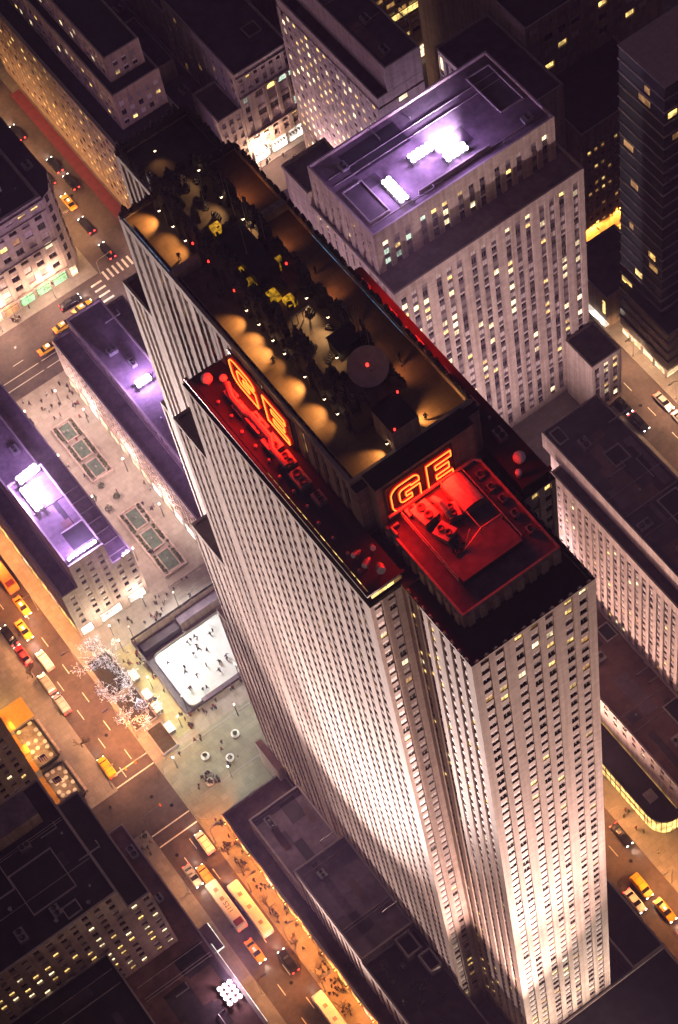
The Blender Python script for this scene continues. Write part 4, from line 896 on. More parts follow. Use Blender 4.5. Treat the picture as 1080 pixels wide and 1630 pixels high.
bank('bank of twelve floodlights on the brown roof beside the street, bottom', (-42.6, 45.7, 12.1), 3, 4, 1.25, 1.25, (-5, 40, 110), [((-5, 44, 120), 1.05e6, WH, 50), ((-5, 26, 165), 1.6e6, WH, 34), ((-5, 26, 50), 8e4, WH, 95)], 2600, 0, (1, .6, .78))
bank('floodlight bank nearest the avenue on the purple roof', (-12.5, 167.2, 30.1), 6, 2, .95, 1.3, (10, 60, 120), [((0, 78, 140), 2.6e6, WH, 46)], 15000, .1)
bank('long floodlight bank in the middle of the purple roof', (-15.2, 161.2, 30.1), 2, 8, 1.1, .9, (10, 60, 120), [((-5, 70, 95), 1.35e6, WH, 52)], 30000)
bank('floodlight row along the near edge of the purple roof', (-13.4, 142.2, 30.8), 8, 1, .95, 1, (0, 60, 60), [((-5, 70, 40), 4e5, PK, 60)], 14000)
bank('pair of round floodlights at the corner of the purple roof wing', (-4.9, 141.0, 21.0), 2, 1, 1.0, 1, (0, 100, 0), [((0, 118, 0), 9e4, (1, .97, .9), 80)], 3000)
bank('floodlights glowing behind the tower on the right promenade block', (23.2, 176.0, 22.6), 4, 2, 1, 1, (10, 90, 120), [((10, 92, 120), 1.05e6, WH, 50)], 16000)
bank('left bank of blazing floodlights on the ribbed tower roof', (74.5, 134.0, 94.1), 2, 7, 1.2, 1.0, (21, 60, 180), [((21, 50, 150), 9e5, WH, 60)], 8000)
bank('back bank of blazing floodlights on the ribbed tower roof', (84.0, 138.2, 94.1), 5, 2, 1.1, 1.3, (21, 60, 180), [((21, 60, 150), 5e5, WH, 60)], 6000)
bank('right bank of blazing floodlights on the ribbed tower roof', (89.6, 133.6, 94.1), 5, 2, 1.1, 1.1, (21, 40, 180), [((97, 176, 60), 3.0e5, (.8, .62, 1.0), 90)], 6000)
# banks on the roofs west and north-west of the tower that wash its near faces
bank('floodlight bank on the black podium roof below the near face', (7, -34, 10.7), 6, 2, 1.2, 1.2, (10, 0, 60), [((9, 0, 50), 1.0e5, (1, .80, .64), 120), ((10, 0, 150), 1.5e6, PK, 34)], 0)
bank('floodlight bank on the garden roof end west of the tower', (-9, -30, 22.1), 5, 2, 1.2, 1.2, (-3, 15, 110), [((-3, 15.6, 100), 7e5, PK, 62)], 0)
bank('second floodlight bank on the black podium roof below the near face', (17, -36, 10.7), 6, 2, 1.2, 1.2, (10, 0, 60), [((14, 0, 44), 7.0e4, (1, .80, .64), 120)], 0)
bank('floodlight bank hidden behind the tower, washing its far side', (31, 42, 10.7), 6, 2, 1.1, 1.1, (26, 42, 100), [((26, 42, 90), 5e5, PK, 100)], 0)
bank('added floodlight bank behind the tower facing the ribbed tower', (31, 56, 10.7), 6, 2, 1.1, 1.1, (88, 122, 45), [((88, 122, 46), 5.0e5, (1, .72, .74), 62), ((70, 45, 42), 1.7e5, PK, 100)], 0)  # unseen bank added to brighten the ribbed tower and the pinkish slab
bank('floodlight bank on the low purple roof below the tall slab', (88, 196, 13.1), 4, 1, 1.1, 1.1, (97, 200, 40), [((100, 200, 40), 5e4, (1, .66, .74), 120)], 0)
bank('added floodlight bank on the roof behind the ribbed tower', (92, 162, 20.2), 4, 1, 1.1, 1.1, (120, 170, 40), [((116, 172, 48), 9e4, (.85, .62, 1.0), 110)], 0)  # unseen bank added to brighten the pale wedge and the slab wall
# street lamps
pole = MB().tube([(0, 0, 0), (0, 0, 7.6), (.5, 0, 8.3), (1.9, 0, 8.5)], .09, 'grey_metal', 6, r2=.05).mesh('pole')
lf = MB().lathe([(.22, 0), (.2, .6)], (0, 0, 0), 'grey_metal', 8).mesh('footing')
def street_lamp(x, y, rz, label, group, pw=2600, col=(1, .38, .12), head='lamp_sodium', omni=False):
    t = thing('street_lamp', label, 'street lamp', (x, y, .13), group, rz)
    for me, n_ in ((pole, 'pole'), (lf, 'footing')):
        o = bpy.data.objects.new(n_, me); COL.objects.link(o); o.parent = t
    hm = 'head_' + head
    if hm not in WCACHE: WCACHE[hm] = MB().box(1.5, 2.5, -.2, .2, 8.42, 8.6, 'grey_metal').box(1.6, 2.4, -.16, .16, 8.36, 8.419, head).mesh('lamp_head')
    o = bpy.data.objects.new('lamp_head', WCACHE[hm]); COL.objects.link(o); o.parent = t
    l = bpy.data.lights.new('glow', 'POINT' if omni else 'SPOT'); l.energy = pw * 3.2; l.color = col; l.shadow_soft_size = .3
    if not omni: l.spot_size = math.radians(150); l.spot_blend = .5
    o = bpy.data.objects.new('glow', l); COL.objects.link(o); o.parent = t; o.location = (2.0, 0, 8.2)
for y in (190, 172, 154, 136, 118): street_lamp(-26.6, y, math.pi, 'sodium street lamp on the promenade side of the left street', 'street lamps of the left street, promenade side', 5000)
for y in (112, 80, 66, 52, 38, 24): street_lamp(-25.6, y, 0.0, 'sodium street lamp on the crowded orange sidewalk', 'street lamps of the orange sidewalk', 3800, (1, .29, .045))
for y in (146, 128, 106, 74, 46, 20): street_lamp(-36.6, y, 0, 'sodium street lamp on the office side of the left street', 'street lamps of the left street, office side', 2000, (1, .46, .22))
for y in (30, 12, -6): street_lamp(46.8, y, math.pi, 'sodium street lamp by the glass pavilion', 'street lamps by the glass pavilion', 4200, (1, .40, .12))
for y in (120, 104, 90): street_lamp(124.6, y, math.pi, 'street lamp on the far right street', 'street lamps on the far right street', 3600, (1, .55, .30))
for y in (242, 258, 274, 290): street_lamp(36.8, y, 0, 'street lamp on the side street beyond the avenue', 'street lamps on the side street', 3200, (1, .52, .22), omni=True)
for x in (-8, 8, 24, 56, 72, 90): street_lamp(x, 227.2, -math.pi / 2, 'street lamp on the far side of the avenue', 'street lamps of the avenue', 4200, (1, .60, .42), omni=True)
for x in (30, 44): street_lamp(x, 206.6, math.pi / 2, 'street lamp on the near side of the avenue', 'near street lamps of the avenue', 3000, (.9, .7, .8))
street_lamp(138, 148, math.pi / 2, 'street lamp below the dark block, upper right', 'street lamps upper right', 9000, (1, .38, .06)); street_lamp(147, 148, math.pi / 2, 'street lamp below the dark block, upper right', 'street lamps upper right', 9000, (1, .38, .06))
# ================================================================ RINK AND PLAZA
pit = thing('ice_rink', 'sunken bright white ice rink with curved corners beside the tower', 'ice rink', (4, 121, -5))
MB().box(PX0, PX1, PY0, PY1, -5.3, -5.0, 'pavement').build('pit_floor', pit)
b = MB()
b.box(PX0 - .4, PX0, PY0 - .4, PY1 + .4, -5.3, .35, 'limestone'); b.box(PX1, PX1 + .4, PY0 - .4, PY1 + .4, -5.3, .35, 'limestone'); b.box(PX0, PX1, PY0 - .4, PY0, -5.3, .35, 'limestone'); b.box(PX0, PX1, PY1, PY1 + .4, -5.3, .35, 'limestone')
b.build('retaining_wall', pit)
IX0, IX1, IY0, IY1, RR = -11.4, 20.5, 112.6, 129.2, 1.8
def rr(x0, x1, y0, y1, r):
    o = []
    for cx, cy, a in ((x1 - r, y1 - r, 0), (x0 + r, y1 - r, 90), (x0 + r, y0 + r, 180), (x1 - r, y0 + r, 270)): o += arc(cx, cy, r, r, a, a + 90, 6)
    return o
MB().prism(rr(IX0, IX1, IY0, IY1, RR), -4.99, -4.9, 'ice').build('ice', pit)
MB().tube([(x, y, -4.3) for x, y in rr(IX0 - .15, IX1 + .15, IY0 - .15, IY1 + .15, RR)], .1, 'coping', 5, True).build('handrail', pit)
bo = MB(); rp_ = rr(IX0 - .12, IX1 + .12, IY0 - .12, IY1 + .12, RR)
for i in range(len(rp_)):
    a, c = rp_[i], rp_[(i + 1) % len(rp_)]; bo.quad([(a[0], a[1], -5), (c[0], c[1], -5), (c[0], c[1], -4.35), (a[0], a[1], -4.35)], 'white_paint')
bo.build('rink_board', pit)
MB().box(-8.5, 3.5, 110.0, 112.2, -4.99, -2.6, 'black_paint', top='roof_gravel').build('skate_house', pit)
MB().box(-12.6, -2.5, 130.2, 132.6, -4.99, -2.2, 'black_paint', top='roof_membrane').build('restaurant_roof', pit)
MB().box(-2.0, 20, 130.4, 132.8, -4.99, -1.4, 'limestone_dark', top='roof_gravel').build('restaurant_roof', pit)
ra = thing('plaza_railing', 'dark railing round the sunken rink', 'railing', (0, 121, .13))
for i in range(10): MB().box(PX0 - .28, PX0 - .2, PY0 + i * 2.35, PY0 + i * 2.35 + 2.2, .36, 1.2, 'black_paint').build('rail_panel', ra)
for i in range(12): MB().box(PX0 + i * 2.4, PX0 + i * 2.4 + 2.3, PY0 - .28, PY0 - .2, .36, 1.2, 'black_paint').build('rail_panel', ra); MB().box(PX0 + i * 2.4, PX0 + i * 2.4 + 2.3, PY1 + .2, PY1 + .28, .36, 1.2, 'black_paint').build('rail_panel', ra)
structure(MB().box(-18.4, -14.0, 106, 133, .135, .15, 'plaza_walk' if 'plaza_walk' in MATS else 'plaza_paving').build('path'))
stp = thing('plaza_steps', 'broad stone steps between the rink and the promenade', 'steps', (8, 137, 0))
for i in range(9): MB().box(1.0, 12.6, 134.4 + i * .55, 134.94 + i * .55, .135, .2 + i * .14, 'plaza_paving').build('step', stp)
# tall lamp posts added to light the rink, plaza and promenade
def added_lamp(x, y, h, aims, label, group=None, z0=.13, pw=9000, col=(1, .96, .86), omni=True):
    t = thing('added_lamp_post', label, 'added lamp post', (x, y, z0), group)
    MB().tube([(x, y, z0), (x, y, z0 + h)], .1, 'black_paint', 6, r2=.06).build('post', t)
    MB().lathe([(.1, 0), (.17, .15), (.15, .3), (.05, .4)], (x, y, z0 + h), 'lamp_soft', 10).build('lantern', t)
    for a in aims:
        if omni: point(t, (x, y, z0 + h + .9), pw, col, .3)
        else: spot(t, (x, y, z0 + h + 1.0), a, pw, col, 125, .8, .4)
for x, y in ((-12.9, 110.2), (-12.9, 132.4), (0, 133.2), (1, 109.2)): added_lamp(x, y, 8, [(4, 121, -5)], 'added slim lamp post at the edge of the rink', 'added lamp posts round the rink', pw=800, omni=False)
for x, y in ((-16, 137), (-6, 138.5)): added_lamp(x, y, 5, [(0, 0, 0)], 'added slim lamp post before the bright shop windows', 'added lamp posts before the shops', pw=2000, col=(1, .8, .66))
for x, y in ((10.6, 190), (-1.2, 183), (10.6, 172), (-.8, 168), (10.6, 156), (-.8, 150), (8, 199), (-1.0, 199)): added_lamp(x, y, 6, [(x * .7 + 1.5, y, 0)], 'added slim lamp post on the promenade', 'added lamp posts on the promenade', pw=4200, col=(1, .70, .62))
for x, y in ((-16.2, 107.6), (-16.2, 120), (-16.4, 132)): added_lamp(x, y, 6, [(x, y, 0)], 'added slim lamp post on the yellow walk beside the rink', 'added lamp posts on the yellow walk', pw=3000, col=(1, .85, .45))
for x, y in ((-4.5, 102), (-14, 90.5), (-22.5, 100)): added_lamp(x, y, 6, [(x, y, 0)], 'added slim lamp post on the grey-green plaza', 'added lamp posts on the grey-green plaza', pw=2000, col=(1, .95, .78))
# promenade gardens
def garden(x0, x1, y0, y1, label):
    t = thing('garden_bed', label, 'garden', ((x0 + x1) / 2, (y0 + y1) / 2, .13))
    n = 3; L_ = (y1 - y0) / n
    b = MB()
    for a in ((x0, x1, y0, y0 + .4), (x0, x1, y1 - .4, y1), (x0, x0 + .4, y0 + .4, y1 - .4), (x1 - .4, x1, y0 + .4, y1 - .4)): b.box(*a, .135, .7, 'limestone')
    b.build('stone_rim', t)
    for i in range(n):
        ya, yb = y0 + i * L_ + .9, y0 + (i + 1) * L_ - .9
        MB().box(x0 + 1.7, x1 - 1.7, ya, yb, .135, .42, 'water').build('pool', t)
        b = MB()
        for a in ((x0 + 1.4, x1 - 1.4, ya - .3, ya), (x0 + 1.4, x1 - 1.4, yb, yb + .3), (x0 + 1.4, x0 + 1.7, ya, yb), (x1 - 1.7, x1 - 1.4, ya, yb)): b.box(*a, .135, .6, 'limestone')
        b.build('pool_rim', t)
        MB().lathe([(.1, 0), (.3, .4), (.15, .9)], ((x0 + x1) / 2, (ya + yb) / 2, .42), 'coping', 8).build('fountain', t)
        for xx in (x0 + .9, x1 - .9):
            hd = MB()
            for q in range(26):
                cx, cy, cz, r = xx + rnd.uniform(-.3, .3), rnd.uniform(ya - .4, yb + .4), rnd.uniform(.2, .8), rnd.uniform(.2, .42)
                hd.lathe([(r * .6, -r * .7), (r, 0), (r * .5, r * .7)], (cx, cy, cz), 'hedge', 5)
            hd.build('hedge', t, kind='stuff')
    return t
garden(2.0, 8.2, 174.6, 194.2, 'garden bed with three pools at the avenue end of the promenade')
garden(1.8, 8.2, 141.9, 163.2, 'garden bed with three pools at the rink end of the promenade')
def leafball(name, label, cat, x, y, z, r, m='hedge', group=None, n=60, h=0):
    t = thing(name, label, cat, (x, y, z), group); b = MB()
    for q in range(n):
        d = Vector((rnd.gauss(0, 1), rnd.gauss(0, 1), rnd.gauss(0, 1))).normalized() * r * rnd.uniform(.55, 1.0)
        u_ = Vector((rnd.uniform(-1, 1), rnd.uniform(-1, 1), rnd.uniform(-1, 1))).normalized() * r * .26; v_ = d.normalized().cross(u_)
        c = Vector((x, y, z + h + r)) + d; b.quad([c - u_, c + v_ * .8, c + u_, c - v_ * .8], m)
    b.build('foliage', t); MB().lathe([(.5 * r, 0), (.6 * r, .5)], (x, y, z), 'coping', 10).build('tub', t); return t
for x, y in ((3.2, 172.5), (-.2, 170.5), (4.6, 167.6), (1.2, 166)): leafball('clipped_shrub', 'dark round clipped shrub in a tub between the two garden beds', 'shrub', x, y, .13, .95, group='round shrubs of the promenade', n=110)
def planter(label, x, y, r, group=None):
    t = thing('round_planter', label, 'planter', (x, y, .13), group)
    MB().lathe([(r, 0), (r * 1.05, .5), (r * .85, .52), (r * .8, .4)], (x, y, .13), 'white_paint', 20).build('bowl', t)
    b = MB()
    for q in range(40):
        a, d = rnd.uniform(0, 6.28), rnd.uniform(0, r * .45); u_ = Vector((rnd.uniform(-1, 1), rnd.uniform(-1, 1), rnd.uniform(.1, 1))).normalized() * .3; c = Vector((x + d * math.cos(a), y + d * math.sin(a), .5 + rnd.uniform(.1, .6)))
        v_ = u_.cross(Vector((.3, .2, .9))); b.quad([c - u_, c + v_, c + u_, c - v_], 'hedge')
    b.build('plant', t)
planter('white round planter on the grey-green plaza nearest the tower', -7.6, 98.7, .95); planter('white round planter on the grey-green plaza, the farthest left one', -16.0, 98.4, .95); planter('white round planter on the grey-green plaza, nearest the brown roof', -11.8, 94.6, .95)
planter('white round planter by the street corner, crowded with people', -18.6, 92.6, .95)
planter('white round planter on the corner across the street', -41.2, 94.0, .9)
# bare winter trees hung with fairy lights
def branches(seed, H=7.5, spread=1.0, lights=420):
    r_ = random.Random(seed); wood = MB(); bulbs = []
    def grow(p, d, L_, r, lv):
        q = p + d * L_; mid = (p + q) / 2 + Vector((r_.uniform(-1, 1), r_.uniform(-1, 1), r_.uniform(-.3, .6))) * L_ * .08
        wood.tube([p, mid, q], r, 'bark', 5 if lv < 2 else 3, r2=r * .6)
        if lv >= 1:
            for k in range(int(L_ * (5 if lv < 3 else 9)) + 1): bulbs.append(p.lerp(q, r_.random()) + Vector((r_.uniform(-.04, .04), r_.uniform(-.04, .04), r_.uniform(-.04, .04))))
        if lv >= 4: return
        for k in range(3 if lv else 5):
            nd = (d * (.75 if lv else .5) + Vector((r_.uniform(-1, 1), r_.uniform(-1, 1), r_.uniform(-.1, .55))) * .85 * spread).normalized()
            grow(p.lerp(q, r_.uniform(.65, 1.0)), nd, L_ * r_.uniform(.58, .8), r * .58, lv + 1)
    grow(Vector((0, 0, 0)), Vector((0, 0, 1)), H * .34, .2, 0)
    r_.shuffle(bulbs); fl = MB()
    for c in bulbs[:lights]:
        s_ = .036; fl.quad([c + Vector((s_, 0, -s_)), c + Vector((-s_ * .5, s_, -s_)), c + Vector((-s_ * .5, -s_, -s_))], 'fairy'); fl.quad([c + Vector((s_, 0, -s_)), c + Vector((0, 0, s_)), c + Vector((-s_ * .5, s_, -s_))], 'fairy'); fl.quad([c + Vector((-s_ * .5, s_, -s_)), c + Vector((0, 0, s_)), c + Vector((-s_ * .5, -s_, -s_))], 'fairy'); fl.quad([c + Vector((-s_ * .5, -s_, -s_)), c + Vector((0, 0, s_)), c + Vector((s_, 0, -s_))], 'fairy')
    return wood.mesh('branches'), fl.mesh('fairy_lights')
TV = [branches(11 + i, 11.0, 1.15, 1600) for i in range(4)]
for k, (x, y, v) in enumerate(((-22.0, 135.2, 0), (-23.6, 130.6, 1), (-20.6, 130.0, 2), (-22.4, 125.2, 3), (-23.6, 119.6, 1), (-20.4, 121.6, 0), (-24.4, 113.8, 2), (-20.8, 114.6, 3))):
    t = thing('winter_tree', 'bare tree hung with white fairy lights between the street and the rink', 'tree', (x, y, .13), 'fairy-lit trees by the rink', rnd.uniform(0, 6.28))
    for me, n_, kd in ((TV[v][0], 'branches', None), (TV[v][1], 'fairy_lights', 'stuff')):
        o = bpy.data.objects.new(n_, me); COL.objects.link(o); o.parent = t
        if kd: o['kind'] = kd
    if k % 2 == 0: point(t, (x, y, 5.5), 160, (.95, .9, 1.0), 1.5)
TB = [branches(31 + i, 6.0, .9, 0) for i in range(2)]
for k, (x, y) in enumerate(((-24.9, 76), (-24.9, 70), (-24.9, 60), (-25, 50), (-25, 41), (-25, 32), (-25, 23), (36, 17), (36.0, 30), (-15, 27), (-13, 21), (-10, 13), (-15, 16), (-11, 8), (-36.8, 118), (-36.8, 140))):
    gr = -15.5 < x < -9
    t = thing('bare_tree', 'bare dark tree on the garden roof beside the tower foot' if gr else 'bare leafless street tree on the kerb', 'tree', (x, y, 22.1 if gr else .13), 'bare trees of the garden roof' if gr else 'bare street trees', rnd.uniform(0, 6.28))
    o = bpy.data.objects.new('branches', TB[k % 2][0]); COL.objects.link(o); o.parent = t
    if gr: o.scale = (.85, .85, .6)
for k, (x, y) in enumerate(((-15.5, 24), (-12, 25.5), (-16, 19), (-13, 17), (-11.5, 19.5), (-16, 12), (-13, 11), (-9, 16))): leafball('garden_shrub', 'dark shrub on the garden roof beside the tower foot', 'shrub', x, y, 22.1, rnd.uniform(.7, 1.2), group='shrubs of the garden roof', n=90)
# one small tree wrapped in blue lights
t = thing('lit_tree', 'small tree wrapped in dense blue-white lights near the rink', 'tree', (-20.9, 117.4, .13)); b = MB(); b2 = MB()
b.tube([(-20.9, 117.4, .13), (-20.9, 117.4, 5)], .12, 'bark', 6, r2=.04); b.build('trunk', t)
for q in range(260):
    h = rnd.random() ** .7; r = (1 - h) * 1.5 + .1; a = rnd.uniform(0, 6.28); c = Vector((-20.9 + r * math.cos(a), 117.4 + r * math.sin(a), .8 + h * 4.6)); s_ = .045
    b2.quad([c + Vector((s_, 0, 0)), c + Vector((0, s_, 0)), c + Vector((-s_, 0, 0)), c + Vector((0, -s_, 0))], 'fairy_blue'); b2.quad([c + Vector((s_, 0, 0)), c + Vector((0, 0, s_)), c + Vector((-s_, 0, 0)), c + Vector((0, 0, -s_))], 'fairy_blue')
b2.build('fairy_lights', t, kind='stuff')
# planted beds and kiosks under the trees
for k, (x0, x1, y0, y1) in enumerate(((-23.4, -19.2, 104.4, 112.0), (-25.2, -19.2, 113.0, 122.4), (-25.2, -19.2, 123.6, 134.8))):
    t = thing('planting_bed', 'dark rectangular planting bed, %s from the street corner' % ('first', 'second', 'third')[k], 'planting bed', ((x0 + x1) / 2, (y0 + y1) / 2, .13))
    b = MB()
    for a in ((x0, x1, y0, y0 + .3), (x0, x1, y1 - .3, y1), (x0, x0 + .3, y0 + .3, y1 - .3), (x1 - .3, x1, y0 + .3, y1 - .3)): b.box(*a, .135, .8, 'coping')
    b.build('kerb', t); MB().box(x0 + .3, x1 - .3, y0 + .3, y1 - .3, .135, .55, 'soil').build('soil', t)
for k, (x, y) in enumerate(((-18.0, 124.6), (-18.2, 118.6), (-18.6, 108.6), (-18.2, 114.6))):
    t = thing('market_kiosk', 'small white-roofed kiosk beside the planting beds, %s from the corner' % ('fourth', 'third', 'first', 'second')[k], 'kiosk', (x, y, .13))
    MB().box(x - .7, x + .7, y - 1.1, y + 1.1, .135, 2.1, 'grey_metal').build('body', t); MB().prism([(x - .9, y - 1.3), (x + .9, y - 1.3), (x + .9, y + 1.3), (x - .9, y + 1.3)], 2.1, 2.3, 'white_paint').build('roof', t); MB().box(x + .701, x + .75, y - .8, y + .8, 1.0, 1.9, 'shop_white').build('counter_light', t)
# restaurant terraces beside the office street
def terrace(x0, x1, y0, y1, label, um):
    t = thing('cafe_terrace', label, 'terrace', ((x0 + x1) / 2, (y0 + y1) / 2, .13))
    MB().box(x0, x1, y0, y1, .135, .3, 'brown_stone').build('floor', t)
    b = MB()
    for a in ((x0, x1, y0 - .3, y0), (x0, x1, y1, y1 + .3), (x1, x1 + .5, y0, y1)): b.box(*a, .135, 1.1, 'black_paint')
    b.build('screen', t); MB().box(x1 + .7, x1 + 1.3, y0 + .5, y1 - .5, .135, 1.0, 'limestone').build('planter_wall', t)
    MB().box(x0 - 1.4, x0 - .2, y0, y1, .135, .22, 'orange_canopy').build('carpet', t)
    k = 0
    for i in range(3):
        for j in range(6):
            x, y = x0 + .9 + i * (x1 - x0 - 1.6) / 2, y0 + .9 + j * (y1 - y0 - 1.6) / 5; x += rnd.uniform(-.45, .45); y += rnd.uniform(-.5, .5)
            if i == 2 or rnd.random() < .75:
                c = thing('cafe_table', 'small cafe table with pale cloth on the terrace by %s' % um, 'table', (x, y, .3), 'tables on the terrace by ' + um)
                MB().lathe([(.5, .72), (.52, .76), (.05, .78)], (x, y, .3), 'umbrella_cloth', 10).build('table_top', c); MB().tube([(x, y, .3), (x, y, 1.02)], .05, 'black_paint', 5).build('stem', c)
    point(t, ((x0 + x1) / 2, (y0 + y1) / 2, 4.2), 700, (1, .62, .3), .5); return t
terrace(-47.6, -42.8, 107.6, 117.6, 'restaurant terrace with pale tables nearest the street corner', 'the street corner'); terrace(-47.4, -42.6, 119.4, 130.4, 'restaurant terrace with tables beside the yellow canopy', 'the yellow canopy')
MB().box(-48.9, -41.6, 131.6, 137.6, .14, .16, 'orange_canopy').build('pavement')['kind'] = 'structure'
for k, (x, y) in enumerate(((-48.0, 138.6), (-48.2, 131.0), (-48.4, 124.0))):
    t = thing('entrance_canopy', 'glowing yellow entrance canopy on the left edge, %s from the corner' % ('third', 'second', 'first')[k], 'canopy', (x, y, 0))
    MB().prism([(x - 1, y - 1.3), (x + 1.4, y - 1.3), (x + 1.4, y + 1.3), (x - 1, y + 1.3)], 3.2, 3.5, 'orange_canopy').build('roof', t); MB().box(x - .8, x + 1.2, y - 1.1, y + 1.1, 3.0, 3.19, 'lamp_sodium').build('light_panel', t); point(t, (x + 1.8, y, 4.6), 900, (1, .55, .12), .4)
for k, (x, y) in enumerate(((-47.0, 118.5), (-47.2, 112.0))):
    t = thing('flag', 'striped flag on a leaning pole over the terrace by %s' % ('the yellow canopy' if k == 0 else 'the street corner'), 'flag', (x - 1.6, y, 8)); d = Vector((.82, -.3, .45))
    p0 = Vector((x - 1.6, y, 8.0)); MB().tube([p0, p0 + d * 4.5], .06, 'white_paint', 5).build('pole', t); tip = p0 + d * 4.3
    for s_ in range(7): MB().quad([tip - d * (s_ * .3), tip - d * (s_ * .3 + .3), tip - d * (s_ * .3 + .3) + Vector((.15, -.5, -2.3)), tip - d * (s_ * .3) + Vector((.15, -.5, -2.3))], 'flag_red' if s_ % 2 == 0 else 'flag_white').build('stripe', t)
    MB().quad([tip - Vector((.02, .02, 0)), tip - d * 1.2 - Vector((.02, .02, 0)), tip - d * 1.2 + Vector((.05, -.22, -.9)), tip + Vector((.05, -.22, -.9))], 'flag_blue').build('canton', t)
# kerb lines across the grey-green plaza and rounded corners
for y in (91.2, 103.0): structure(MB().box(-22, 8, y - .18, y + .18, .135, .2, 'kerb').build('kerb'))
for cx, cy, a0 in ((-22.2, 100.4, 90), (-22.2, 88.2, 180)):
    structure(MB().tube([(cx + 3.4 * math.cos(math.radians(a0 + k * 11)), cy + 3.0 * math.sin(math.radians(a0 + k * 11)), .15) for k in range(9)], .16, 'kerb', 5).build('kerb'))
# traffic signals
for k, (x, y, rz) in enumerate(((-35.4, 92.6, 0), (-25.2, 104.6, math.pi), (-36.8, 104.6, 0), (36.8, 225.6, 0))):
    t = thing('traffic_signal', 'traffic signal on a bent pole at a street corner, %s' % ('by the low brown roof', 'by the planting beds', 'by the restaurant terrace', 'across the avenue')[k], 'traffic signal', (x, y, .13))
    s_ = 1 if rz == 0 else -1
    MB().tube([(x, y, .13), (x, y, 5.4), (x + s_ * .6, y, 6.0), (x + s_ * 4.5, y, 6.2)], .08, 'grey_metal', 6).build('pole', t); MB().box(x + s_ * 4.5 - .2, x + s_ * 4.5 + .2, y - .2, y + .2, 5.2, 6.3, 'taxi_yellow').build('housing', t); MB().box(x + s_ * 4.5 - .15, x + s_ * 4.5 + .15, y - .26, y - .201, 5.9, 6.2, 'lamp_red').build('signal_lamp', t)
# ================================================================ VEHICLES
wheel = MB().lathe([(.34, -.12), (.36, 0), (.34, .12)], (0, 0, 0), 'rubber', 10).lathe([(.2, .121), (.18, .14)], (0, 0, 0), 'grey_metal', 8).xform(Matrix.Rotation(math.pi / 2, 4, 'Y')).mesh('wheel')
def loft(b, secs, m):
    """secs: (y, half width, z0, z1) cross-sections along the length, slightly rounded"""
    i0 = len(b.v); k = b.mi(m); n = 8
    for y, w_, z0, z1 in secs:
        c = min(.18, w_ * .2); b.v += [(-w_ + c, y, z0), (w_ - c, y, z0), (w_, y, z0 + c), (w_, y, z1 - c), (w_ - c, y, z1), (-w_ + c, y, z1), (-w_, y, z1 - c), (-w_, y, z0 + c)]
    for a in range(len(secs) - 1):
        for q in range(n): q2 = (q + 1) % n; b.f.append((i0 + a * n + q, i0 + a * n + q2, i0 + (a + 1) * n + q2, i0 + (a + 1) * n + q)); b.m.append(k)
    b.f.append(tuple(i0 + q for q in range(n))); b.m.append(k); e = i0 + (len(secs) - 1) * n; b.f.append(tuple(e + q for q in reversed(range(n)))); b.m.append(k); return b
VM = {}
def vmesh(key, fn):
    if key not in VM: b = MB(); fn(b); VM[key] = b.mesh(key.split('|')[0])
    return VM[key]
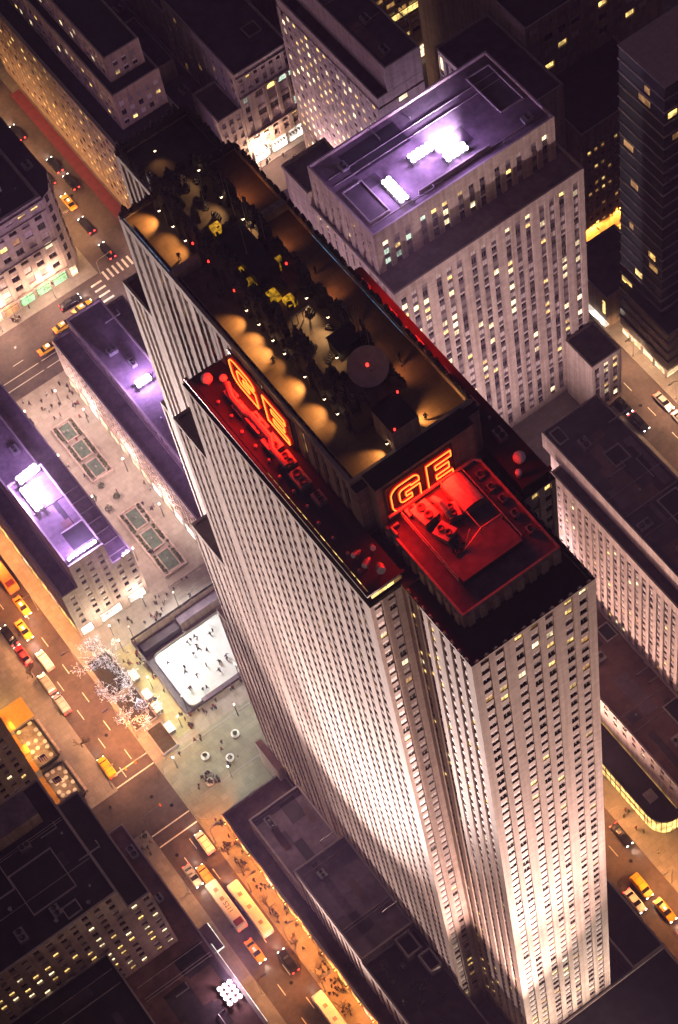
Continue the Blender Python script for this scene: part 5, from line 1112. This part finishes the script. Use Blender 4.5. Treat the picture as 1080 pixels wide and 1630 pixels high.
def vehicle(label, x, y, rz, kind, paint, cat='car', group=None, beam=None, z=.005):
    if beam is None: beam = 'parked' not in label and 'kerb' not in label
    S = 1.1
    t = thing({'sedan': 'parked_car' if 'parked' in label else 'car', 'taxi': 'taxi', 'van': 'van', 'bus': 'bus', 'coach': 'bus'}[kind], label, cat, (x, y, z), group, rz); t.scale = (S, S, S)
    def add(key, fn, loc=(0, 0, 0), rot=0, n_=None):
        o = bpy.data.objects.new(n_ or key.split('|')[0], vmesh(key, fn)); COL.objects.link(o); o.parent = t; o.location = loc; return o
    if kind in ('sedan', 'taxi'):
        add('body|' + paint, lambda b: loft(b, [(-2.6, .80, .38, .82), (-2.45, .90, .30, .95), (-1.4, .93, .28, 1.0), (0, .94, .28, .98), (1.2, .93, .28, .98), (2.3, .88, .30, .86), (2.6, .76, .38, .74)], paint))
        add('cabin|', lambda b: loft(b, [(-1.75, .72, .96, 1.0), (-1.15, .70, .96, 1.42), (.45, .70, .96, 1.45), (1.15, .74, .94, .99)], 'glass_dark'))
        add('roof_panel|' + paint, lambda b: loft(b, [(-1.1, .64, 1.40, 1.46), (-.2, .68, 1.40, 1.50), (.42, .64, 1.40, 1.47)], paint))
        wl, ww_ = 1.6, .86; ends = (2.6, -2.6, .62)
        if kind == 'taxi': add('roof_sign|', lambda b: b.box(-.26, .26, -.5, .3, 1.505, 1.66, 'shop_white'))
    elif kind == 'van':
        add('body|v' + paint, lambda b: loft(b, [(-2.55, .86, .40, 1.75), (-2.4, .95, .32, 1.86), (.9, .95, .32, 1.86), (1.5, .93, .32, 1.25), (2.4, .90, .34, 1.05), (2.6, .8, .42, .9)], paint))
        add('windscreen|', lambda b: b.quad([(-.84, 1.56, 1.27), (.84, 1.56, 1.27), (.8, 1.0, 1.83), (-.8, 1.0, 1.83)], 'glass_dark').quad([(-.78, -2.5, 1.2), (-.78, -2.44, 1.72), (.78, -2.44, 1.72), (.78, -2.5, 1.2)], 'glass_dark'))
        add('roof_rack|', lambda b: b.box(-.74, -.7, -2.1, .5, 1.88, 1.95, 'black_paint').box(.7, .74, -2.1, .5, 1.88, 1.95, 'black_paint').box(-.7, .7, -1.6, -1.54, 1.9, 1.94, 'black_paint').box(-.7, .7, -.2, -.14, 1.9, 1.94, 'black_paint'))
        wl, ww_ = 1.6, .88; ends = (2.6, -2.56, .72)
    else:
        L_ = 5.6 if kind == 'bus' else 6.3
        add('body|%s%s' % (kind, paint), lambda b: loft(b, [(-L_, 1.15, .4, 2.85), (-L_ + .2, 1.27, .35, 3.0), (L_ - .3, 1.27, .35, 3.0), (L_, 1.18, .4, 2.8)], paint))
        add('window_band|%s' % kind, lambda b: b.box(-1.30, -1.275, -L_ + .8, L_ - .9, 1.5, 2.4, 'glass_dark').box(1.275, 1.30, -L_ + .8, L_ - .9, 1.5, 2.4, 'glass_dark').box(-1.0, 1.0, L_, L_ + .03, 1.2, 2.5, 'glass_dark'))
        if kind == 'bus':
            add('roof_pod|', lambda b: loft(b, [(-L_ + .3, .9, 2.98, 3.2), (-L_ + 1.6, .9, 2.98, 3.25)], 'cloth_red'))
            for yy in (1.2, 3.4): add('roof_hatch|', lambda b: b.box(-.4, .4, -.4, .4, 3.0, 3.1, 'coping'), (0, yy, 0))
        else:
            for yy in (-4, 0, 3.2): add('roof_hatch|', lambda b: b.box(-.4, .4, -.4, .4, 3.0, 3.1, 'coping'), (0, yy, 0))
        wl, ww_ = L_ * .62, 1.15; ends = (L_ + .01, -L_ - .01, .8)
    for sx in (-1, 1):
        for sy in (-1, 1):
            o = bpy.data.objects.new('wheel', wheel); COL.objects.link(o); o.parent = t; o.location = (sx * ww_, sy * wl, .34)
            if sx < 0: o.rotation_euler = (0, 0, math.pi)
        hx = ww_ * .72
        o = bpy.data.objects.new('headlight', vmesh('headlight|', lambda b: b.box(-.16, .16, -.05, .06, -.1, .1, 'headlight'))); COL.objects.link(o); o.parent = t; o.location = (sx * hx, ends[0], ends[2] + .05)
        o = bpy.data.objects.new('taillight', vmesh('taillight|', lambda b: b.box(-.2, .2, -.06, .05, -.12, .14, 'taillight'))); COL.objects.link(o); o.parent = t; o.location = (sx * hx, ends[1], ends[2] + .1)
    if beam: 
        l = bpy.data.lights.new('beam', 'SPOT'); l.energy = 900; l.color = (1, .9, .72); l.spot_size = math.radians(75); l.spot_blend = .7; l.shadow_soft_size = .2
        o = bpy.data.objects.new('beam', l); COL.objects.link(o); o.parent = t; o.location = (0, ends[0] + .15, ends[2] + .1); o.rotation_euler = (math.radians(78), 0, 0)
    return t
U = 0.0; Dn = math.pi
vehicle('beige van with glowing red tail lights on the left street', -32.3, 141.4, U, 'van', 'bus_roof', 'van')
vehicle('silver pickup van parked by the orange paved strip', -35.0, 136.2, U, 'van', 'car_silver', 'van')
vehicle('grey van parked just below the silver one', -35.0, 129.6, U, 'van', 'car_silver', 'van')
vehicle('yellow taxi in the left street beside the purple-roofed block', -29.1, 157.0, Dn, 'taxi', 'taxi_yellow', 'taxi')
vehicle('yellow taxi close behind the beige van, with lit roof sign', -32.0, 151.4, Dn, 'taxi', 'taxi_yellow', 'taxi')
vehicle('dark red car by the office side kerb at the left edge', -35.6, 146.0, U, 'sedan', 'car_red')
vehicle('black car parked at the left edge of the picture', -35.6, 152.4, U, 'sedan', 'car_black')
vehicle('pale coach with dark red end at the left edge', -28.4, 167.6, U, 'bus', 'orange_canopy', 'bus')
vehicle('yellow work van under the street lamp at the terrace corner', -35.2, 109.8, U, 'van', 'taxi_yellow', 'van')
vehicle('white van with yellow load at the crossing by the brown roof', -27.6, 81.2, U, 'van', 'car_white', 'van')
vehicle('silver car in the left street below the crossing', -33.9, 76.6, Dn, 'sedan', 'car_silver')
vehicle('tan van in front of the numbered bus', -31.6, 74.6, U, 'van', 'orange_canopy', 'van')
bus = vehicle('pale bus with the number 5211 on its roof', -31.9, 66.0, U, 'bus', 'bus_roof', 'bus')
fc = bpy.data.curves.new('number', 'FONT'); fc.body = '5211'; fc.size = 1.35; fc.align_x = 'CENTER'; fc.align_y = 'CENTER'; fc.extrude = .004
fo = bpy.data.objects.new('number', fc); COL.objects.link(fo)
me_ = bpy.data.meshes.new_from_object(fo.evaluated_get(bpy.context.evaluated_depsgraph_get())); bpy.data.objects.remove(fo)
me_.materials.clear(); me_.materials.append(MATS['spandrel_dark'])
o = bpy.data.objects.new('roof_number', me_); COL.objects.link(o); o.parent = bus; o.location = (0, -1.0, 3.008); o.rotation_euler = (0, 0, -math.pi / 2)
vehicle('plain cream coach beside the numbered bus', -28.2, 62.2, U, 'coach', 'bus_roof', 'bus')
vehicle('yellow taxi below the two buses in the left street', -32.6, 54.2, Dn, 'taxi', 'taxi_yellow', 'taxi')
vehicle('black car by the crowded orange sidewalk', -28.2, 48.0, U, 'sedan', 'car_black')
vehicle('cream bus with roof hatches at the bottom edge', -27.7, 31.0, U, 'coach', 'bus_roof', 'bus')
H = -math.pi / 2
vehicle('yellow taxi on the avenue, leftmost of three', 14.4, 215.0, H, 'taxi', 'taxi_yellow', 'taxi')
vehicle('yellow taxi on the avenue, middle of three', 21.0, 218.2, H, 'taxi', 'taxi_yellow', 'taxi')
vehicle('yellow taxi on the avenue, rightmost of three beside the crossing', 27.6, 219.6, H, 'taxi', 'taxi_yellow', 'taxi')
vehicle('black car with red lights beside the rightmost avenue taxi', 26.0, 223.2, H, 'sedan', 'car_black')
for k, (x, y, p, kd) in enumerate(((42.2, 240.8, 'car_black', 'sedan'), (42.0, 230.4, 'car_black', 'sedan'), (42.6, 250.2, 'taxi_yellow', 'taxi'), (46.2, 263.0, 'car_black', 'sedan'), (46.6, 255.4, 'car_black', 'sedan'), (42.4, 260.7, 'car_black', 'sedan'), (40.4, 271.5, 'car_silver', 'sedan'), (44.2, 279.0, 'car_black', 'sedan'), (39.2, 257, 'car_black', 'sedan'))):
    vehicle('%s on the side street beyond the avenue, %s from the crossing' % ({'car_black': 'black car', 'taxi_yellow': 'yellow taxi', 'car_silver': 'silver car'}[p], ('second', 'nearest', 'third', 'seventh', 'fourth', 'sixth', 'eighth', 'ninth', 'fifth')[k]), x, y, U, kd, p, 'taxi' if kd == 'taxi' else 'car')
vehicle('black car beside the glass pavilion', 45.0, 26.6, Dn, 'sedan', 'car_black')
vehicle('pale car at the kerb by the black podium roof', 37.9, 13.4, Dn, 'sedan', 'car_white')
vehicle('yellow taxi van next to the pale car at the lower right', 41.0, 15.0, Dn, 'van', 'taxi_yellow', 'taxi')
vehicle('yellow taxi with white roof sign, lowest at the right edge', 41.6, 8.0, Dn, 'taxi', 'taxi_yellow', 'taxi')
vehicle('yellow taxi cut off by the right edge', 41.3, -.5, Dn, 'taxi', 'taxi_yellow', 'taxi')
vehicle('black car parked far right, upper of two', 113.6, 110.6, Dn, 'sedan', 'car_black'); vehicle('black car parked far right, lower of two', 113.6, 104.4, Dn, 'sedan', 'car_black')
vehicle('silver car at the far kerb of the right-hand street', 121.6, 105.0, Dn, 'sedan', 'car_silver'); vehicle('white car at the right edge of the right-hand street', 121.6, 98.4, Dn, 'sedan', 'car_white')
# ================================================================ PEOPLE
def figure(pose):
    P_ = {'hip': (0, 0, .92), 'chest': (0, 0, 1.28), 'neck': (0, 0, 1.48), 'head': (0, .02, 1.58), 'top': (0, .02, 1.72)}
    a = {'stand': 0.0, 'walk': .28, 'skate': .5}[pose]; lean = {'stand': 0, 'walk': .04, 'skate': .22}[pose]
    for k in ('chest', 'neck', 'head', 'top'): P_[k] = (0, P_[k][1] + lean * (P_[k][2] - .9) * 1.6, P_[k][2] - lean * .1)
    for s_, n_ in ((-1, 'l'), (1, 'r')):
        f_ = a * s_
        P_['knee' + n_] = (.11 * s_, f_ * .5 + (.08 if pose != 'stand' else .0), .5); P_['ank' + n_] = (.11 * s_, f_ * .95, .1 + (.06 if f_ < -.3 else 0)); P_['toe' + n_] = (.13 * s_, f_ * .95 + .17, .05)
        c = P_['chest']; P_['sho' + n_] = (.2 * s_, c[1], c[2] + .1); P_['elb' + n_] = (.27 * s_ + (.1 * s_ if pose == 'skate' else 0), c[1] - f_ * .4, c[2] - .18); P_['han' + n_] = (.27 * s_ + (.2 * s_ if pose == 'skate' else 0), c[1] - f_ * .8 + .06, c[2] - .4)
    ks = list(P_); ix = {k: i for i, k in enumerate(ks)}
    E_ = [('hip', 'chest'), ('chest', 'neck'), ('neck', 'head'), ('head', 'top')]
    for n_ in 'lr': E_ += [('hip', 'knee' + n_), ('knee' + n_, 'ank' + n_), ('ank' + n_, 'toe' + n_), ('chest', 'sho' + n_), ('sho' + n_, 'elb' + n_), ('elb' + n_, 'han' + n_)]
    me = bpy.data.meshes.new('person'); me.from_pydata([P_[k] for k in ks], [(ix[a_], ix[b_]) for a_, b_ in E_], []); ob = bpy.data.objects.new('tmp', me); COL.objects.link(ob)
    ob.modifiers.new('s', 'SKIN'); sub = ob.modifiers.new('u', 'SUBSURF'); sub.levels = 1; sub.render_levels = 1
    rad = {'hip': .17, 'chest': .19, 'neck': .07, 'head': .11, 'top': .08, 'knee': .085, 'ank': .06, 'toe': .05, 'sho': .085, 'elb': .06, 'han': .05}
    for k in ks:
        r = rad[k[:-1] if k[:-1] in rad else k]; v = me.skin_vertices[0].data[ix[k]]; v.radius = (r, r * .85); v.use_root = (k == 'hip')
    m2 = bpy.data.meshes.new_from_object(ob.evaluated_get(bpy.context.evaluated_depsgraph_get())); bpy.data.objects.remove(ob); return m2
POSES = {p: figure(p) for p in ('stand', 'walk', 'skate')}
PM = {}
def person_mesh(pose, coat, legs='cloth_black'):
    k = (pose, coat, legs)
    if k not in PM:
        m = POSES[pose].copy(); m.materials.clear()
        for n_ in (coat, legs, 'skin', 'cloth_brown'): m.materials.append(MATS[n_])
        for p in m.polygons:
            z = p.center.z; y = p.center.y; x = abs(p.center.x)
            p.material_index = 1 if z < .9 else (0 if z < 1.46 else (3 if z > 1.60 or y < .03 else 2))
            if .78 < z < 1.0 and x > .3: p.material_index = 2
        PM[k] = m
    return PM[k]
def person(x, y, z, pose, label, group, coat=None, rz=None, s=1.12):
    coat = coat or rnd.choice(['cloth_black', 'cloth_black', 'cloth_navy', 'cloth_brown', 'cloth_red', 'cloth_pale'])
    o = place(person_mesh(pose, coat), 'person', (x, y, z), None, rnd.uniform(0, 6.28) if rz is None else rz); o.scale = (s, s, s); return tag(o, label, 'person', group)
def crowd(n, x0, x1, y0, y1, z, label, group, poses=('stand', 'walk'), cl=0, coats=None):
    cs = [(rnd.uniform(x0, x1), rnd.uniform(y0, y1)) for _ in range(cl)]
    for i in range(n):
        if cl and rnd.random() < .75:
            c = rnd.choice(cs); x, y = c[0] + rnd.gauss(0, .8), c[1] + rnd.gauss(0, .9)
            x = min(max(x, x0), x1); y = min(max(y, y0), y1)
        else: x, y = rnd.uniform(x0, x1), rnd.uniform(y0, y1)
        person(x, y, z, rnd.choice(poses), label, group, rnd.choice(coats) if coats else None)
DK = ['cloth_black', 'cloth_black', 'cloth_navy', 'cloth_brown']
crowd(24, -10.5, 4, 113.4, 128.4, -4.9, 'skater in dark clothes on the white ice', 'skaters on the ice', ('skate', 'skate', 'walk', 'stand'), coats=DK)
crowd(22, PX0 - 1.2, PX0 - .6, 106, 133, .15, 'onlooker at the rail on the left long side of the rink', 'onlookers at the left rink rail', ('stand',), 4)
crowd(20, PX0, 4, 106.6, 109, .14, 'onlooker at the near short rail of the rink', 'onlookers at the near rink rail', ('stand', 'walk'), 4)
crowd(26, PX0, 6, 133.6, 139.6, .14, 'visitor between the rink and the promenade gardens', 'visitors between the rink and the gardens', cl=5)
crowd(16, -18, -14.6, 106, 132, .16, 'walker on the yellow walk beside the rink', 'walkers on the yellow walk', cl=4)
crowd(18, -19.5, -16.8, 91, 94.5, .14, 'person gathered round the planter near the street corner', 'people round the corner planter', cl=2); crowd(12, -24, -4, 91, 103, .14, 'walker crossing the grey-green plaza', 'walkers on the grey-green plaza', cl=4)
crowd(30, -2, 12, 196, 206.5, .14, 'walker at the avenue end of the promenade', 'walkers at the avenue end', cl=7); crowd(22, -2, 12.2, 141, 195, .14, 'stroller beside the promenade gardens', 'strollers on the promenade', cl=8)
crowd(46, -25.4, -22.0, 46, 84, .14, 'pedestrian on the upper part of the orange sidewalk', 'pedestrians on the upper orange sidewalk', ('walk', 'stand'), 9, DK); crowd(60, -25.4, -22.0, 20, 46, .14, 'pedestrian in the crowd low on the orange sidewalk', 'pedestrians low on the orange sidewalk', ('walk', 'stand'), 8, DK)
crowd(10, -40, -37, 84, 104, .14, 'pedestrian at the office side street corner', 'pedestrians at the office corner', cl=3)
crowd(10, 86, 101, 219, 227, .14, 'shopper in front of the bright shops at the top', 'shoppers before the bright shops', cl=3); crowd(8, -10, 30, 227, 228.6, .14, 'shopper under the department store windows', 'shoppers by the department store', cl=3)
crowd(6, 47, 50, 14, 34, .14, 'walker beside the glass pavilion', 'walkers by the glass pavilion'); crowd(8, 108, 111.6, 100, 116, .14, 'walker by the right-hand street corner', 'walkers by the right-hand street')
for x, y in ((4.0, 64.6), (4.9, 62.6), (4.2, 62.2), (4.8, 61.8), (3.6, 71.5), (4.0, 48.5)): person(x, y, ZM + .06, 'stand', 'visitor standing on the left roof terrace', 'visitors on the left roof terrace', 'cloth_black')
for x, y in ((10.3, 78.4), (10.0, 77.8), (11.2, 52.4), (10.6, 51.5), (10.0, 71)): person(x, y, CZ + .02, 'stand', 'visitor standing on the raised roof deck', 'visitors on the raised roof deck', 'cloth_black')
for x, y in ((17.1, 37.0), (17.6, 38.0), (16.8, 46), (14.6, 28.0), (17, 57)): person(x, y, ZM + .06, 'stand', 'visitor standing on the right roof terrace', 'visitors on the right roof terrace', 'cloth_black')
print('objects', len(bpy.data.objects))
# ================================================================ ROOF CLUTTER ON THE NEIGHBOURS
tank = lambda b: b.lathe([(1.2, .6), (1.25, 2.6), (.9, 3.1), (.1, 3.4)], (0, 0, 0), 'brown_stone', 14)
def clutter(where, z, spots, seed):
    r_ = random.Random(seed)
    for k, (x, y) in enumerate(spots):
        q = k % 3
        if q == 0: ac_unit('grey plant unit on %s' % where, (x, y, z), r_.uniform(1.2, 2.4), r_.uniform(1.6, 3.0), r_.uniform(.9, 1.6), r_.choice([0, math.pi / 2]), 'plant units on ' + where, 2)
        elif q == 1:
            L_ = r_.uniform(3, 6); dx, dy = r_.choice([(1, 0), (0, 1)])
            duct('low pipe run on %s' % where, [(x, y, z + .6), (x + dx * L_, y + dy * L_, z + .6), (x + dx * L_ + dy * 1.5, y + dy * L_ + dx * 1.5, z + .6)], .16, 'pipe runs on ' + where)
        else: tag(place(cap, 'roof_vent', (x, y, z)), 'small mushroom vent on %s' % where, 'roof vent', 'vents on ' + where)
clutter('the black roof at bottom left', 52.06, [(-60, 81), (-53, 72), (-52.6, 79), (-70, 66), (-73, 78), (-54, 66.4), (-62, 66), (-56.5, 80.6)], 3)
clutter('the low brown roof at bottom left', 12.06, [(-43, 72), (-52, 52), (-55, 44), (-42, 84), (-47, 40), (-54, 36)], 4)
clutter('the dark purple slab roof at the right', 64.66, [(77, 77), (84, 78), (79, 62), (74.6, 55), (83, 62.4), (75, 43), (78, 33), (76, 68)], 5)
clutter('the brown terrace roof at the right', 19.06, [(62, 55), (66, 47), (60, 40), (63, 30), (67, 44)], 6)
clutter('the gravel roofs beside the tower', 25.06, [(-14, 50), (-9, 36)], 7)
clutter('the lower gravel roof beside the tower', 15.06, [(-15, 70), (-9, 60)], 8)
clutter('the ribbed tower roof', 94.06, [(70, 146), (80, 147), (99, 129.6), (106, 131), (76, 129.6), (88, 147.5)], 9)
clutter('the avenue end of the purple roof', 25.06, [(-11, 178), (-15, 186), (-12, 195), (-10, 190)], 10)
clutter('the right promenade block roof', 22.56, [(22, 188), (25, 196), (21, 165), (24, 182)], 11)
clutter('the purple slab roof at top centre', 74.56, [(105, 190), (112, 184), (108, 204), (103, 180)], 12)
clutter('the department store roof', 33.66, [(20, 233.4), (6, 234), (27, 236), (33, 240)], 13)

wl_ = MB().box(-.16, .16, -.16, .16, -.18, .16, 'lamp_sodium').box(-.2, .2, -.2, .2, .16, .24, 'black_paint').mesh('lantern')
for k in range(14):
    y = 80 - k * 4.6
    t = thing('wall_lamp', 'small glowing wall lamp on the podium front above the orange sidewalk', 'wall lamp', (-21.85, y + .5, 4.9), 'wall lamps along the orange sidewalk'); place(wl_, 'lantern', (-21.85, y + .5, 4.9), t); MB().box(-21.7, -21.6, y + .45, y + .55, 4.85, 4.95, 'black_paint').build('bracket', t)

for k in range(11):
    y = 24 + k * 3.2
    if k % 2: tag(place(cap, 'roof_vent', (23.6 + .5 * math.sin(k), y, 194.34)), 'mushroom vent on the red-lit far wing roof', 'roof vent', 'vents on the far wing roof')
    else: ac_unit('grey plant unit on the red-lit far wing roof', (23.4, y, 194.34), 1.3, 2.0, 1.1, 0, 'plant units on the far wing roof')

# patched membrane and seams on the big flat roofs
def patches(label_start, z, rects, seed):
    r_ = random.Random(seed); par = next(o for o in bpy.data.objects if str(o.get('label', '')).startswith(label_start))
    for (x0, x1, y0, y1, n) in rects:
        for k in range(n):
            a, b_ = r_.uniform(1.2, (x1 - x0) * .45), r_.uniform(1.2, (y1 - y0) * .4); x, y = r_.uniform(x0, x1 - a), r_.uniform(y0, y1 - b_); h = .012 + .006 * k
            MB().box(x, x + a, y, y + b_, z, z + h, r_.choice(['roof_membrane', 'roof_brown', 'roof_gravel', 'roof_black', 'roof_membrane'])).build('roof_patch', par)
        for k in range(3):
            y = r_.uniform(y0, y1); MB().box(x0, x1, y, y + .12, z, z + .16, 'coping').build('roof_seam', par)
patches('stone office block with black', 52.056, [(-78, -51, 63, 83, 7)], 1); patches('stone office block with black', 12.056, [(-57.5, -41, 36, 61, 8)], 2)
patches('stone office block with black', 30.056, [(-82, -59.5, 40, 61, 6)], 3)
patches('low dark podium building', 25.056, [(-17.5, -6, 32, 53.5, 6)], 4); patches('low dark podium building', 15.056, [(-17.5, -6, 56, 73, 5)], 5)
patches('long pinkish stone slab', 64.656, [(73, 86, 30, 84, 9)], 6); patches('long pinkish stone slab', 19.056, [(57.2, 69, 22, 64, 8)], 7)
patches('big ribbed limestone', 94.056, [(66, 109, 129, 150, 4)], 9)
patches('purple-roofed stone block', 30.056, [(-17, -9.2, 143, 167, 5)], 10); patches('tall purple-lit slab', 74.556, [(100.8, 109, 178, 215, 5)], 11)
hz = MB().box(-400, 520, -330, 820, -8, 462, 'black_paint').build('glow_haze', kind='stuff')
hm = bpy.data.materials.new('glow_haze'); hm.use_nodes = True; t_ = hm.node_tree; t_.nodes.remove(t_.nodes['Principled BSDF'])
pv = t_.nodes.new('ShaderNodeVolumePrincipled'); pv.inputs['Color'].default_value = (.70, .48, 1.0, 1); pv.inputs['Density'].default_value = 0.00009  # violet haze added to stand in for the floodlights' glare
t_.links.new(pv.outputs[0], t_.nodes['Material Output'].inputs['Volume']); hz.data.materials.clear(); hz.data.materials.append(hm)
